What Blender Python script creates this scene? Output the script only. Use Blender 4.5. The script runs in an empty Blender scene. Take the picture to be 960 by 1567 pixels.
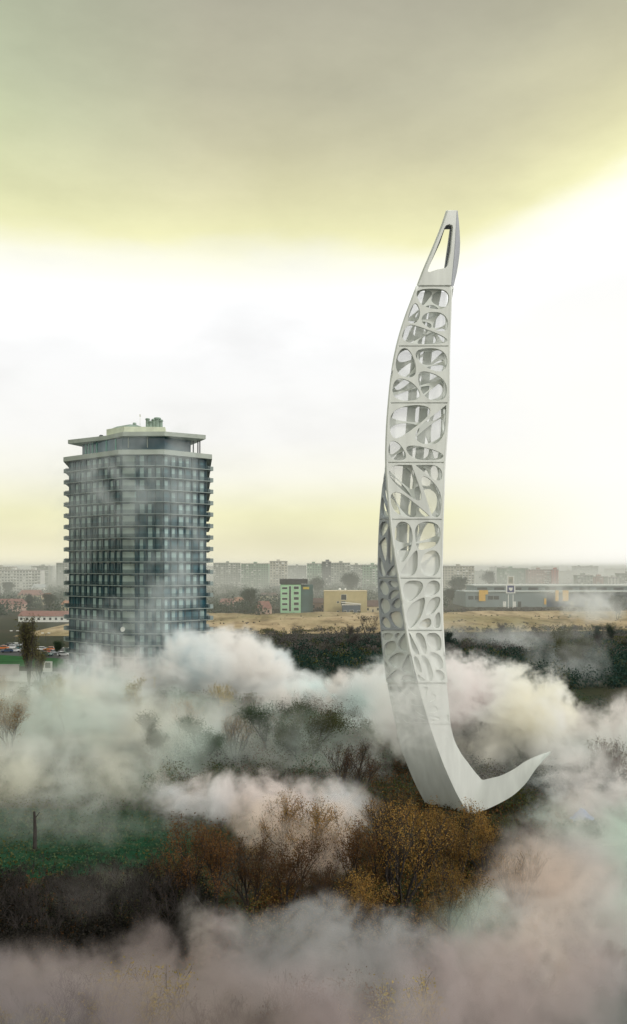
import bpy, math, random, numpy as np
from mathutils import Vector, Matrix
from mathutils.geometry import delaunay_2d_cdt

S = bpy.context.scene
COL = S.collection
random.seed(11)
RNG = np.random.default_rng(5)
FP, EYE, HOR = 1319.0, 30.0, 868.0     # focal length and horizon of the view, eye height in metres


def at(px, py, Y):
    return Vector(((px - 480) / FP * Y, Y, EYE - (py - HOR) / FP * Y))


def gnd(px, py):
    Y = EYE * FP / (py - HOR)
    return Vector(((px - 480) / FP * Y, Y, 0))


def lin(r, g, b):
    f = lambda c: (c / 255 / 12.92) if c < 10 else ((c / 255 + .055) / 1.055) ** 2.4
    return (f(r), f(g), f(b), 1)


# ------------------------------------------------------------------ camera
cam = bpy.data.cameras.new('camera')
camo = bpy.data.objects.new('camera', cam)
COL.objects.link(camo)
cam.sensor_fit = 'HORIZONTAL'
cam.sensor_width = 36
cam.lens = 36 * FP / 960
cam.shift_y = (HOR - 783.5) / 960
camo.location = (0, 0, EYE)
camo.rotation_euler = (math.pi / 2, 0, 0)
cam.clip_start, cam.clip_end = .5, 30000
S.camera = camo


# ------------------------------------------------------------------ object helpers
def link(o, parent=None):
    COL.objects.link(o)
    if parent is not None:
        o.parent = parent
    return o


def tag(o, label=None, cat=None, group=None, kind=None):
    for k, v in (('label', label), ('category', cat), ('group', group), ('kind', kind)):
        if v:
            o[k] = v
    return o


def empty(name, label, cat, loc=(0, 0, 0), group=None, rz=0):
    o = bpy.data.objects.new(name, None)
    o.location = loc
    o.rotation_euler.z = rz
    link(o)
    return tag(o, label, cat, group)


def copy_tree(o, parent=None):
    c = o.copy()
    link(c, parent)
    for ch in list(o.children):
        copy_tree(ch, c)
    return c


def nodes(name):
    m = bpy.data.materials.new(name)
    m.use_nodes = True
    return m, m.node_tree.nodes, m.node_tree.links, m.node_tree.nodes['Principled BSDF']


def mat(name, col, rough=.7, vary=.25, scale=.6, metallic=0., spec=.5, bump=0., col2=None, detail=6, obj_random=0., stretch=(1, 1, 1)):
    """A surface with noise-driven tone variation, in object space."""
    m, n, l, p = nodes(name)
    tc = n.new('ShaderNodeTexCoord')
    mp = n.new('ShaderNodeMapping')
    mp.inputs['Scale'].default_value = stretch
    l.new(tc.outputs['Object'], mp.inputs[0])
    nz = n.new('ShaderNodeTexNoise')
    nz.inputs['Scale'].default_value = scale
    nz.inputs['Detail'].default_value = detail
    l.new(mp.outputs[0], nz.inputs[0])
    r = n.new('ShaderNodeMapRange')
    r.inputs[1].default_value, r.inputs[2].default_value = .3, .7
    l.new(nz.outputs[0], r.inputs[0])
    mx = n.new('ShaderNodeMix')
    mx.data_type = 'RGBA'
    c2 = col2 or tuple(c * (1 - vary) for c in col[:3])
    mx.inputs[6].default_value = (*c2[:3], 1)
    mx.inputs[7].default_value = (*[min(1, c * (1 + vary * .5)) for c in col[:3]], 1) if not col2 else (*col[:3], 1)
    l.new(r.outputs[0], mx.inputs[0])
    src = mx.outputs[2]
    if obj_random:
        oi = n.new('ShaderNodeObjectInfo')
        mr = n.new('ShaderNodeMapRange')
        mr.inputs[3].default_value, mr.inputs[4].default_value = 1 - obj_random, 1 + obj_random
        l.new(oi.outputs['Random'], mr.inputs[0])
        hv = n.new('ShaderNodeHueSaturation')
        l.new(mr.outputs[0], hv.inputs['Value'])
        l.new(src, hv.inputs['Color'])
        src = hv.outputs[0]
    l.new(src, p.inputs['Base Color'])
    p.inputs['Roughness'].default_value = rough
    p.inputs['Metallic'].default_value = metallic
    p.inputs['Specular IOR Level'].default_value = spec
    if bump:
        b = n.new('ShaderNodeBump')
        b.inputs['Strength'].default_value = bump
        l.new(nz.outputs[0], b.inputs['Height'])
        l.new(b.outputs[0], p.inputs['Normal'])
    return m


def leaf_mat(name, a, b, c):
    """Leaf tones vary from leaf to leaf and from tree to tree; a little light passes through."""
    m, n, l, p = nodes(name)
    g = n.new('ShaderNodeNewGeometry')
    rp = n.new('ShaderNodeValToRGB')
    rp.color_ramp.elements[0].color = (*a, 1)
    rp.color_ramp.elements[1].color = (*c, 1)
    e = rp.color_ramp.elements.new(.5)
    e.color = (*b, 1)
    l.new(g.outputs['Random Per Island'], rp.inputs[0])
    oi = n.new('ShaderNodeObjectInfo')
    mr = n.new('ShaderNodeMapRange')
    mr.inputs[3].default_value, mr.inputs[4].default_value = .65, 1.35
    l.new(oi.outputs['Random'], mr.inputs[0])
    hv = n.new('ShaderNodeHueSaturation')
    l.new(mr.outputs[0], hv.inputs['Value'])
    l.new(rp.outputs[0], hv.inputs['Color'])
    l.new(hv.outputs[0], p.inputs['Base Color'])
    p.inputs['Roughness'].default_value = .75
    p.inputs['Specular IOR Level'].default_value = .2
    t = n.new('ShaderNodeBsdfTranslucent')
    l.new(hv.outputs[0], t.inputs[0])
    mx = n.new('ShaderNodeMixShader')
    mx.inputs[0].default_value = .3
    l.new(p.outputs[0], mx.inputs[1])
    l.new(t.outputs[0], mx.inputs[2])
    l.new(mx.outputs[0], n['Material Output'].inputs[0])
    return m


def pane_mat(name, tint, clear, rough=.05):
    m, n, l, p = nodes(name)
    p.inputs['Base Color'].default_value = (*tint, 1)
    p.inputs['Roughness'].default_value = rough
    t = n.new('ShaderNodeBsdfTransparent')
    mx = n.new('ShaderNodeMixShader')
    mx.inputs[0].default_value = clear
    l.new(p.outputs[0], mx.inputs[1])
    l.new(t.outputs[0], mx.inputs[2])
    l.new(mx.outputs[0], n['Material Output'].inputs[0])
    return m


class MB:
    """Collects boxes, prisms, tubes and polygons; build() links them as one mesh object."""

    def __init__(s):
        s.v, s.f, s.m = [], [], []

    def poly(s, pts, mi=0):
        i = len(s.v)
        s.v += [tuple(p) for p in pts]
        s.f.append(tuple(range(i, i + len(pts))))
        s.m.append(mi)

    def box(s, x0, x1, y0, y1, z0, z1, mi=0, M=None):
        P = [(x, y, z) for z in (z0, z1) for y in (y0, y1) for x in (x0, x1)]
        if M is not None:
            P = [tuple(M @ Vector(p)) for p in P]
        i = len(s.v)
        s.v += P
        for f in ((0, 2, 3, 1), (4, 5, 7, 6), (0, 1, 5, 4), (2, 6, 7, 3), (0, 4, 6, 2), (1, 3, 7, 5)):
            s.f.append(tuple(i + k for k in f))
            s.m.append(mi)
        return s

    def prism(s, ring, z0, z1, mi=0, top=None):
        n = len(ring)
        t = top or ring
        i = len(s.v)
        s.v += [(p[0], p[1], z0) for p in ring] + [(p[0], p[1], z1) for p in t]
        for k in range(n):
            q = (k + 1) % n
            s.f.append((i + k, i + q, i + n + q, i + n + k))
            s.m.append(mi)
        s.f.append(tuple(i + n + k for k in range(n)))
        s.f.append(tuple(i + n - 1 - k for k in range(n)))
        s.m += [mi, mi]
        return s

    def tube(s, pts, rad, sides=6, mi=0, cap=True):
        pts = [Vector(p) for p in pts]
        rings = []
        for k, p in enumerate(pts):
            d = (pts[min(k + 1, len(pts) - 1)] - pts[max(k - 1, 0)]).normalized()
            a = d.orthogonal().normalized() if abs(d.z) > .99 else d.cross(Vector((0, 0, 1))).normalized()
            b = d.cross(a)
            i = len(s.v)
            for q in range(sides):
                w = 2 * math.pi * q / sides
                s.v.append(tuple(p + (a * math.cos(w) + b * math.sin(w)) * rad[k]))
            rings.append(i)
        for k in range(len(rings) - 1):
            for q in range(sides):
                r = (q + 1) % sides
                s.f.append((rings[k] + q, rings[k] + r, rings[k + 1] + r, rings[k + 1] + q))
                s.m.append(mi)
        if cap:
            s.f.append(tuple(rings[-1] + q for q in range(sides)))
            s.f.append(tuple(rings[0] + sides - 1 - q for q in range(sides)))
            s.m += [mi, mi]
        return s

    def build(s, name, mats, parent=None, smooth=False):
        me = bpy.data.meshes.new(name)
        me.from_pydata(s.v, [], s.f)
        for m in (mats if isinstance(mats, (list, tuple)) else [mats]):
            me.materials.append(m)
        if any(s.m):
            me.polygons.foreach_set('material_index', s.m)
        if smooth:
            me.polygons.foreach_set('use_smooth', [True] * len(s.f))
        me.update()
        return link(bpy.data.objects.new(name, me), parent)


def quads(name, V, mats, parent=None, mi=None):
    """V: n x 4 x 3 array of loose quads, as one mesh object."""
    V = np.asarray(V, np.float32)
    n = len(V)
    me = bpy.data.meshes.new(name)
    me.vertices.add(n * 4)
    me.vertices.foreach_set('co', V.ravel())
    me.loops.add(n * 4)
    me.loops.foreach_set('vertex_index', np.arange(n * 4, dtype=np.int32))
    me.polygons.add(n)
    me.polygons.foreach_set('loop_start', np.arange(0, n * 4, 4, dtype=np.int32))
    for m in (mats if isinstance(mats, (list, tuple)) else [mats]):
        me.materials.append(m)
    if mi is not None:
        me.polygons.foreach_set('material_index', np.asarray(mi, np.int32))
    me.update()
    me.validate()
    return link(bpy.data.objects.new(name, me), parent)


def leaf_quads(P, size, flat=0.):
    n = len(P)
    a = RNG.normal(size=(n, 3))
    a[:, 2] *= (1 - flat)
    a /= np.linalg.norm(a, axis=1)[:, None] + 1e-6
    b = np.cross(a, RNG.normal(size=(n, 3)))
    b /= np.linalg.norm(b, axis=1)[:, None] + 1e-6
    s = (size * RNG.uniform(.55, 1.35, n))[:, None]
    a = a * s * .5
    b = b * s * .34
    return np.stack([P - a, P + b * .9 - a * .1, P + a, P - b * .9 + a * .15], 1)


# ------------------------------------------------------------------ world: overcast with a dark deck above and a bright band low
SUN_DIR = Vector((.80, -.42, .56)).normalized()
w = bpy.data.worlds.new("World")
S.world = w
w.use_nodes = True
n, l = w.node_tree.nodes, w.node_tree.links
n.clear()
sky = n.new('ShaderNodeTexSky')
sky.sky_type = 'NISHITA'
sky.sun_disc = False
sky.sun_elevation = math.asin(SUN_DIR.z)
sky.sun_rotation = math.atan2(SUN_DIR.x, SUN_DIR.y)
bg0 = n.new('ShaderNodeBackground')
bg0.inputs[1].default_value = .08
l.new(sky.outputs[0], bg0.inputs[0])
tc = n.new('ShaderNodeTexCoord')
sep = n.new('ShaderNodeSeparateXYZ')
l.new(tc.outputs['Generated'], sep.inputs[0])


def M_(op, a, b=None, c=None, clamp=False):
    q = n.new('ShaderNodeMath')
    q.operation = op
    q.use_clamp = clamp
    for i, x in enumerate((a, b, c)):
        if x is None:
            continue
        if isinstance(x, (int, float)):
            q.inputs[i].default_value = x
        else:
            l.new(x, q.inputs[i])
    return q.outputs[0]


hl = M_('SQRT', M_('ADD', M_('MULTIPLY', sep.outputs[0], sep.outputs[0]), M_('MULTIPLY', sep.outputs[1], sep.outputs[1])))
tel = M_('DIVIDE', sep.outputs[2], M_('MAXIMUM', hl, .02))
az = M_('DIVIDE', sep.outputs[0], M_('MAXIMUM', hl, .02))
cn = n.new('ShaderNodeTexNoise')
cn.inputs['Scale'].default_value = 5
cn.inputs['Detail'].default_value = 7
mpn = n.new('ShaderNodeMapping')
mpn.inputs['Scale'].default_value = (1, 1, 2.4)
l.new(tc.outputs['Generated'], mpn.inputs[0])
l.new(mpn.outputs[0], cn.inputs[0])
wob = M_('MULTIPLY', M_('SUBTRACT', cn.outputs[0], .5), .07)
lift = n.new('ShaderNodeMapRange')
lift.interpolation_type = 'SMOOTHSTEP'
lift.inputs[1].default_value, lift.inputs[2].default_value = .12, .38
lift.inputs[3].default_value, lift.inputs[4].default_value = 0, .085
l.new(az, lift.inputs[0])
# the lift only bends the upper deck, not the horizon
up = n.new('ShaderNodeMapRange')
up.inputs[1].default_value, up.inputs[2].default_value = .12, .3
l.new(tel, up.inputs[0])
t = M_('SUBTRACT', tel, M_('MULTIPLY', M_('ADD', lift.outputs[0], wob), up.outputs[0]))
t = M_('DIVIDE', t, 1.6)
ramp = n.new('ShaderNodeValToRGB')
cr = ramp.color_ramp
SKY = [(0, (243, 238, 212), 1.05), (.03, (242, 237, 202), 1), (.06, (248, 245, 202), 1), (.105, (254, 252, 238), 1), (.15, (253, 252, 248), 1), (.24, (253, 253, 252), 1.02),
       (.305, (255, 255, 255), 1.15), (.350, (255, 254, 234), 1.08), (.378, (250, 247, 196), 1), (.42, (232, 228, 184), 1), (.48, (212, 208, 174), 1),
       (.55, (195, 192, 166), 1), (.66, (180, 177, 157), 1), (.8, (180, 178, 164), 1), (1.5, (252, 252, 250), 1.15)]
cr.elements[0].position = 0
cr.elements[1].position = 1
for i, (p_, c_, k_) in enumerate(SKY):
    e = cr.elements[0] if i == 0 else (cr.elements[-1] if i == len(SKY) - 1 else cr.elements.new(p_ / 1.6))
    c = lin(*c_)
    e.color = (c[0] * k_, c[1] * k_, c[2] * k_, 1)
l.new(t, ramp.inputs[0])
# mottling of the deck, greener towards the left
cn2 = n.new('ShaderNodeTexNoise')
cn2.inputs['Scale'].default_value = 4.5
cn2.inputs['Detail'].default_value = 8
cn2.inputs['Roughness'].default_value = .62
l.new(mpn.outputs[0], cn2.inputs[0])
mot = n.new('ShaderNodeMapRange')
mot.inputs[1].default_value, mot.inputs[2].default_value = .3, .7
mot.inputs[3].default_value, mot.inputs[4].default_value = .90, 1.06
l.new(cn2.outputs[0], mot.inputs[0])
gt = n.new('ShaderNodeMix')
gt.data_type = 'RGBA'
gt.blend_type = 'MULTIPLY'
gt.inputs[7].default_value = (1.03, 1.15, 1.08, 1)
gf = n.new('ShaderNodeMapRange')
gf.inputs[1].default_value, gf.inputs[2].default_value = -.12, -.36
l.new(az, gf.inputs[0])
gu = n.new('ShaderNodeMapRange')
gu.inputs[1].default_value, gu.inputs[2].default_value = .36, .5
l.new(tel, gu.inputs[0])
l.new(M_('MULTIPLY', gf.outputs[0], gu.outputs[0]), gt.inputs[0])
l.new(ramp.outputs[0], gt.inputs[6])
vm = n.new('ShaderNodeVectorMath')
vm.operation = 'SCALE'
# the glow on the right bleaches the yellow out of the low sky
wl = n.new('ShaderNodeMapRange')
wl.interpolation_type = 'SMOOTHSTEP'
wl.inputs[1].default_value, wl.inputs[2].default_value = .10, .36
wl.inputs[3].default_value, wl.inputs[4].default_value = 0, .9
l.new(az, wl.inputs[0])
wh = n.new('ShaderNodeMapRange')
wh.inputs[1].default_value, wh.inputs[2].default_value = .34, .26
l.new(tel, wh.inputs[0])
gw = n.new('ShaderNodeMix')
gw.data_type = 'RGBA'
gw.inputs[7].default_value = (1.06, 1.05, 1.0, 1)
l.new(M_('MULTIPLY', wl.outputs[0], wh.outputs[0]), gw.inputs[0])
l.new(gt.outputs[2], gw.inputs[6])
l.new(gw.outputs[2], vm.inputs[0])
mk = n.new('ShaderNodeMapRange')
mk.inputs[1].default_value, mk.inputs[2].default_value = .30, .42
l.new(tel, mk.inputs[0])
l.new(M_('ADD', M_('MULTIPLY', M_('SUBTRACT', mot.outputs[0], 1), M_('ADD', M_('MULTIPLY', mk.outputs[0], .85), .15)), 1), vm.inputs['Scale'])
ws1 = n.new('ShaderNodeMapRange')
ws1.interpolation_type = 'SMOOTHSTEP'
ws1.inputs[1].default_value, ws1.inputs[2].default_value = .38, .72
ws1.inputs[3].default_value, ws1.inputs[4].default_value = 0, .10
l.new(cn.outputs[0], ws1.inputs[0])
ws2 = n.new('ShaderNodeMapRange')
ws2.interpolation_type = 'SMOOTHSTEP'
ws2.inputs[1].default_value, ws2.inputs[2].default_value = .16, -.04
l.new(az, ws2.inputs[0])
vm2 = n.new('ShaderNodeVectorMath')
vm2.operation = 'SCALE'
l.new(vm.outputs[0], vm2.inputs[0])
l.new(M_('SUBTRACT', 1, M_('MULTIPLY', ws1.outputs[0], ws2.outputs[0])), vm2.inputs['Scale'])
bg1 = n.new('ShaderNodeBackground')
bg1.inputs[1].default_value = 1.02
l.new(vm2.outputs[0], bg1.inputs[0])
mxs = n.new('ShaderNodeMixShader')
mxs.inputs[0].default_value = .95
l.new(bg0.outputs[0], mxs.inputs[1])
l.new(bg1.outputs[0], mxs.inputs[2])
wo = n.new('ShaderNodeOutputWorld')
l.new(mxs.outputs[0], wo.inputs[0])

sun = bpy.data.lights.new('sun', 'SUN')
sun.energy = 1.9
sun.angle = math.radians(10)
sun.color = (1, .97, .92)
suno = link(bpy.data.objects.new('sun', sun))
suno.rotation_euler = SUN_DIR.to_track_quat('Z', 'Y').to_euler()

# ------------------------------------------------------------------ materials
M = {}
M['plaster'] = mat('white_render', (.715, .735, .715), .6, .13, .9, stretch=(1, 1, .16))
M['plaster_shaded'] = mat('white_render_shaded', (.37, .39, .43), .6, .10, .5)  # white render, darkened in its colour for the shaded sides of the tower
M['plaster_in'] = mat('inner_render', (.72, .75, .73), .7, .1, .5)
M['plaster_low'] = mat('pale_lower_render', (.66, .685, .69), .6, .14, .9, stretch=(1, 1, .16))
M['column_grey'] = mat('inner_column_grey', (.52, .57, .55), .6, .12, .4)
M['lattice_glass'] = pane_mat('lattice_glass', (.74, .76, .74), .52)
M['lattice_glass_dense'] = pane_mat('lattice_glass_dense', (.76, .78, .76), .22)
M['slab'] = mat('hotel_slab', (.24, .29, .28), .7, .25, .35)
M['slab_light'] = mat('hotel_terrace_band', (.36, .40, .36), .7, .15, .35)
M['hotel_glass'] = mat('hotel_dark_glass', (.026, .095, .130), .10, .6, .10, spec=.6, stretch=(1, 1, .25))
M['hotel_panel'] = mat('hotel_pale_curtain', (.33, .47, .46), .3, .5, .14, spec=.5)
M['hotel_pale'] = mat('hotel_corner_panel', (.27, .34, .31), .45, .35, .3)
M['hotel_fin'] = mat('hotel_fin', (.025, .075, .095), .4, .3, .3)
M['hotel_curtain_dark'] = mat('hotel_teal_curtain', (.05, .13, .155), .25, .5, .3, spec=.5)
M['railing'] = pane_mat('hotel_railing_glass', (.012, .04, .052), .5, .3)
M['roof_plant'] = mat('roof_plant_cream', (.60, .64, .50), .7, .2, .5)
M['roof_metal'] = mat('roof_green_metal', (.22, .30, .25), .5, .3, .6)
M['mullion'] = mat('teal_mullion', (.10, .34, .28), .4, .2, .5)
M['asphalt'] = mat('asphalt', (.06, .06, .062), .9, .3, .4)
M['pave'] = mat('pavement_grey', (.34, .33, .31), .85, .2, .3)
M['white'] = mat('white_paint', (.78, .78, .75), .5, .08, .8)
M['dark'] = mat('dark_grey', (.05, .055, .06), .5, .3, .8)
M['window'] = mat('window_dark', (.03, .04, .045), .15, .4, .5, spec=.8)
M['rubber'] = mat('rubber', (.02, .02, .02), .8, .3, 3)
M['bark'] = mat('bark', (.036, .029, .027), .95, .4, 3, obj_random=.2)
M['bark_pale'] = mat('bark_grey', (.11, .10, .095), .95, .35, 3, obj_random=.2)
M['leaf_orange'] = leaf_mat('leaf_orange', (.24, .122, .028), (.31, .175, .045), (.22, .155, .05))
M['leaf_brown'] = leaf_mat('leaf_rust', (.060, .030, .014), (.12, .054, .018), (.09, .056, .022))
M['leaf_yellow'] = leaf_mat('leaf_yellow', (.32, .20, .02), (.42, .30, .03), (.22, .18, .03))
M['leaf_olive'] = leaf_mat('leaf_olive', (.055, .055, .016), (.085, .085, .022), (.05, .065, .022))
M['leaf_poplar'] = leaf_mat('leaf_poplar', (.13, .115, .045), (.17, .15, .06), (.14, .15, .055))
M['leaf_green'] = leaf_mat('leaf_green', (.030, .060, .034), (.045, .085, .040), (.075, .095, .040))
M['leaf_dark'] = leaf_mat('leaf_dark_green', (.010, .032, .027), (.015, .042, .032), (.024, .046, .028))
M['leaf_bare'] = leaf_mat('twig_purple_brown', (.070, .062, .060), (.095, .084, .078), (.070, .070, .056))
M['leaf_black'] = leaf_mat('twig_black', (.008, .008, .007), (.016, .014, .012), (.022, .018, .012))
M['leaf_city'] = leaf_mat('leaf_far_green', (.030, .055, .040), (.045, .075, .055), (.06, .08, .05))

# ------------------------------------------------------------------ ground
m, gn, gl, gp = nodes('ground_grass_and_soil')
tcg = gn.new('ShaderNodeTexCoord')


def noise(nn, ll, src, scale, detail=6, rough=.55, stretch=None):
    q = nn.new('ShaderNodeTexNoise')
    q.inputs['Scale'].default_value = scale
    q.inputs['Detail'].default_value = detail
    q.inputs['Roughness'].default_value = rough
    if stretch:
        mp = nn.new('ShaderNodeMapping')
        mp.inputs['Scale'].default_value = stretch
        ll.new(src, mp.inputs[0])
        src = mp.outputs[0]
    ll.new(src, q.inputs[0])
    return q.outputs[0]


def rampc(nn, ll, src, stops):
    q = nn.new('ShaderNodeValToRGB')
    q.color_ramp.elements[0].position, q.color_ramp.elements[0].color = stops[0][0], (*stops[0][1], 1)
    q.color_ramp.elements[1].position, q.color_ramp.elements[1].color = stops[-1][0], (*stops[-1][1], 1)
    for p_, c_ in stops[1:-1]:
        q.color_ramp.elements.new(p_).color = (*c_, 1)
    ll.new(src, q.inputs[0])
    return q.outputs[0]


big = noise(gn, gl, tcg.outputs['Object'], .03, 5)
sml = noise(gn, gl, tcg.outputs['Object'], .9, 8, .7)
ca = rampc(gn, gl, big, [(.35, (.028, .030, .018)), (.5, (.030, .034, .018)), (.65, (.045, .036, .022))])
cb = rampc(gn, gl, sml, [(.3, (.45, .45, .45)), (.7, (1.5, 1.5, 1.4))])
mg = gn.new('ShaderNodeMix')
mg.data_type = 'RGBA'
mg.blend_type = 'MULTIPLY'
mg.inputs[0].default_value = 1
gl.new(ca, mg.inputs[6])
gl.new(cb, mg.inputs[7])
gl.new(mg.outputs[2], gp.inputs['Base Color'])
gp.inputs['Roughness'].default_value = .95
gp.inputs['Specular IOR Level'].default_value = .1
gm = MB()
gm.poly([(-9000, -200, 0), (9000, -200, 0), (9000, 14000, 0), (-9000, 14000, 0)])
tag(gm.build('ground', m), 'dark grass and bare soil between the trees', kind='structure')


def sheet(name, pts, z, material, label):
    q = MB()
    q.poly([(p[0], p[1], z) for p in pts])
    return tag(q.build(name, material), label, kind='structure')


m, gn, gl, gp = nodes('meadow_grass')
tcg = gn.new('ShaderNodeTexCoord')
a_ = noise(gn, gl, tcg.outputs['Object'], .22, 8, .65, (1, 2.2, 1))
gl.new(rampc(gn, gl, a_, [(.32, (.020, .030, .016)), (.45, (.008, .038, .018)), (.55, (.011, .056, .026)), (.7, (.040, .050, .026))]), gp.inputs['Base Color'])
gp.inputs['Roughness'].default_value = .95
gp.inputs['Specular IOR Level'].default_value = .1
MEADOW = [(-44, 84), (-24, 83), (-13, 88), (-13, 96), (-20, 106), (-46, 108)]
sheet('meadow', MEADOW, .02, m, 'open dark green meadow behind the black shrubs')

# dry field: one gently rolling sheet
m, gn, gl, gp = nodes('dry_field_grass')
tcg = gn.new('ShaderNodeTexCoord')
a_ = noise(gn, gl, tcg.outputs['Object'], .09, 10, .72, (1, .30, 1))
b_ = noise(gn, gl, tcg.outputs['Object'], .016, 4, .5)
c1 = rampc(gn, gl, a_, [(.3, (.12, .095, .06)), (.44, (.28, .22, .14)), (.56, (.41, .33, .22)), (.72, (.21, .19, .11))])
c2 = rampc(gn, gl, b_, [(.35, (.7, .72, .6)), (.6, (1.1, 1.05, 1))])
mg = gn.new('ShaderNodeMix')
mg.data_type = 'RGBA'
mg.blend_type = 'MULTIPLY'
mg.inputs[0].default_value = 1
gl.new(c1, mg.inputs[6])
gl.new(c2, mg.inputs[7])
gl.new(mg.outputs[2], gp.inputs['Base Color'])
gp.inputs['Roughness'].default_value = 1
gp.inputs['Specular IOR Level'].default_value = 0
fm = MB()
NX, NY = 150, 22
vv = []
for j in range(NY):
    for i in range(NX):
        x = -130 + 520 * i / (NX - 1)
        y = 388 + 172 * j / (NY - 1) + x * .12
        e = min(1, j / 3, (NY - 1 - j) / 2, i / 2, (NX - 1 - i) / 2)
        vv.append((x, y, .10 + e * (1.0 + .45 * math.sin(x * .05 + y * .07) + .35 * math.sin(x * .13 - y * .09) + random.random() * .35)))
fm.v = vv
fm.f = [(j * NX + i, j * NX + i + 1, (j + 1) * NX + i + 1, (j + 1) * NX + i) for j in range(NY - 1) for i in range(NX - 1)]
fm.m = [0] * len(fm.f)
tag(fm.build('dry_field', m, smooth=True), 'dry yellow grass field in front of the town', kind='structure')

# left: lawn, car park, paved strip
LAWN = mat('lawn', (.03, .12, .035), .95, .35, .2, spec=.1)
sheet('lawn', [gnd(-40, 1016)[:2], gnd(104, 1024)[:2], gnd(104, 1009)[:2], gnd(-40, 1000)[:2]], .05, LAWN, 'bright green lawn beside the car park')
sheet('car_park', [gnd(-60, 1001)[:2], gnd(120, 1009)[:2], gnd(120, 992)[:2], gnd(-60, 985)[:2]], .04, M['asphalt'], 'grey asphalt car park')
sheet('pavement', [gnd(-60, 1040)[:2], gnd(250, 1052)[:2], gnd(250, 1030)[:2], gnd(-60, 1026)[:2]], .05, M['pave'], 'pale paved strip at the foot of the tall hotel')


# ------------------------------------------------------------------ lattice tower
# rows of four corner lines: front left E, front right R, back left L, back right B  (x, y in the view, depth in metres)
def rowset():
    R_ = []
    top = [(322, 684.5, 698), (345, 677, 697), (380, 663, 695), (415, 648, 692), (440, 638.5, 690), (490, 620, 688.5), (530, 608.5, 687), (570, 601, 686.5),
           (617, 596, 686), (660, 593, 683.5), (708, 592, 680), (750, 594.5, 678.5), (795, 598, 677), (840, 603.5, 676), (885, 611, 675.5), (925, 617, 676),
           (965, 622.5, 677), (1010, 631, 680), (1050, 641, 684), (1090, 652, 688)]
    left = {708: 592.5, 750: 587, 795: 583, 840: 581, 885: 580.5, 925: 582, 965: 585, 1010: 589, 1050: 594, 1090: 602}
    for y, xe, xr in top:
        E = at(xe, y, 105)
        R = at(xr, y, 105.6)
        k = min(1, max(0, (y - 322) / 118))
        if y in left:
            L = at(left[y], y, 109.5)
        else:
            L = at(xe + 1.5, y, 105.3 + 4.0 * k)
        if y < 450:
            B = at(xr + 7 * math.sin(math.pi * min(1, (y - 322) / 128)) + .8, y, 106.0 + 4.2 * k)
        else:
            B = at(xr - 1.0 - 5 * min(1, (y - 440) / 150), y, 110.4)
        R_.append((E, R, L, B))
    low = [((658, 1110), (690, 1110), (606, 1110)), ((668, 1140), (696, 1133), (612.5, 1140)), ((680, 1172), (706, 1153), (624, 1172)), ((690, 1195), (717, 1168), (634.5, 1197)),
           ((700, 1216), (727, 1181), (645, 1218)), ((709, 1232), (734, 1189), (656, 1237)), ((718, 1246), (739, 1193.5), (672, 1250)), ((738, 1241.5), (751, 1191), (722, 1246)),
           ((762, 1231), (768, 1186.5), (764, 1228)), ((786, 1217), (787, 1177), (788, 1213)), ((805, 1199), (803, 1166), (806, 1196)), ((822, 1175), (822, 1157), (823, 1173)),
           ((844, 1151), (844, 1149.5), (844.5, 1151))]
    for i, (e, r, q) in enumerate(low):
        k = max(0, (i - 6) / 6)
        back = 4.5 * (1 - k) + .15 * k
        R_.append((at(*e, 105 - k * .8), at(*r, 105.6 - k * .8), at(*q, 105 + back), at(r[0] - 4 * (1 - k), r[1] + 6 * (1 - k), 106 + back)))
    return R_


ROWS = rowset()
ROWY = [322, 345, 380, 415, 440, 490, 530, 570, 617, 660, 708, 750, 795, 840, 885, 925, 965, 1010, 1050, 1090, 1110]


def row_at(t):
    """Corner lines at fractional row t, Catmull-Rom between rows."""
    i = max(0, min(len(ROWS) - 2, int(math.floor(t))))
    f = t - i
    out = []
    for c in range(4):
        p0, p1, p2, p3 = (ROWS[max(0, min(len(ROWS) - 1, i + d))][c] for d in (-1, 0, 1, 2))
        out.append(.5 * ((2 * p1) + (p2 - p0) * f + (2 * p0 - 5 * p1 + 4 * p2 - p3) * f * f + (3 * p1 - p0 - 3 * p2 + p3) * f ** 3))
    return out


FACES = {'front': (0, 1), 'left': (2, 0), 'back': (3, 2), 'right': (1, 3)}


def surf(face, u, t, push=0.):
    c = row_at(t)
    a, b = FACES[face]
    p = c[a].lerp(c[b], u)
    mid = (c[0] + c[1] + c[2] + c[3]) / 4
    if push:
        d = (c[b] - c[a])
        nrm = Vector((d.y, -d.x, 0)).normalized()
        if nrm.dot(p - mid) < 0:
            nrm = -nrm
        p = p + nrm * push
    return p


def clip_half(poly, p, nn):
    out = []
    for i in range(len(poly)):
        a, b = poly[i], poly[(i + 1) % len(poly)]
        da, db = (a[0] - p[0]) * nn[0] + (a[1] - p[1]) * nn[1], (b[0] - p[0]) * nn[0] + (b[1] - p[1]) * nn[1]
        if da <= 0:
            out.append(a)
        if (da < 0 < db) or (db < 0 < da):
            k = da / (da - db)
            out.append((a[0] + (b[0] - a[0]) * k, a[1] + (b[1] - a[1]) * k))
    return out


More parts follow.
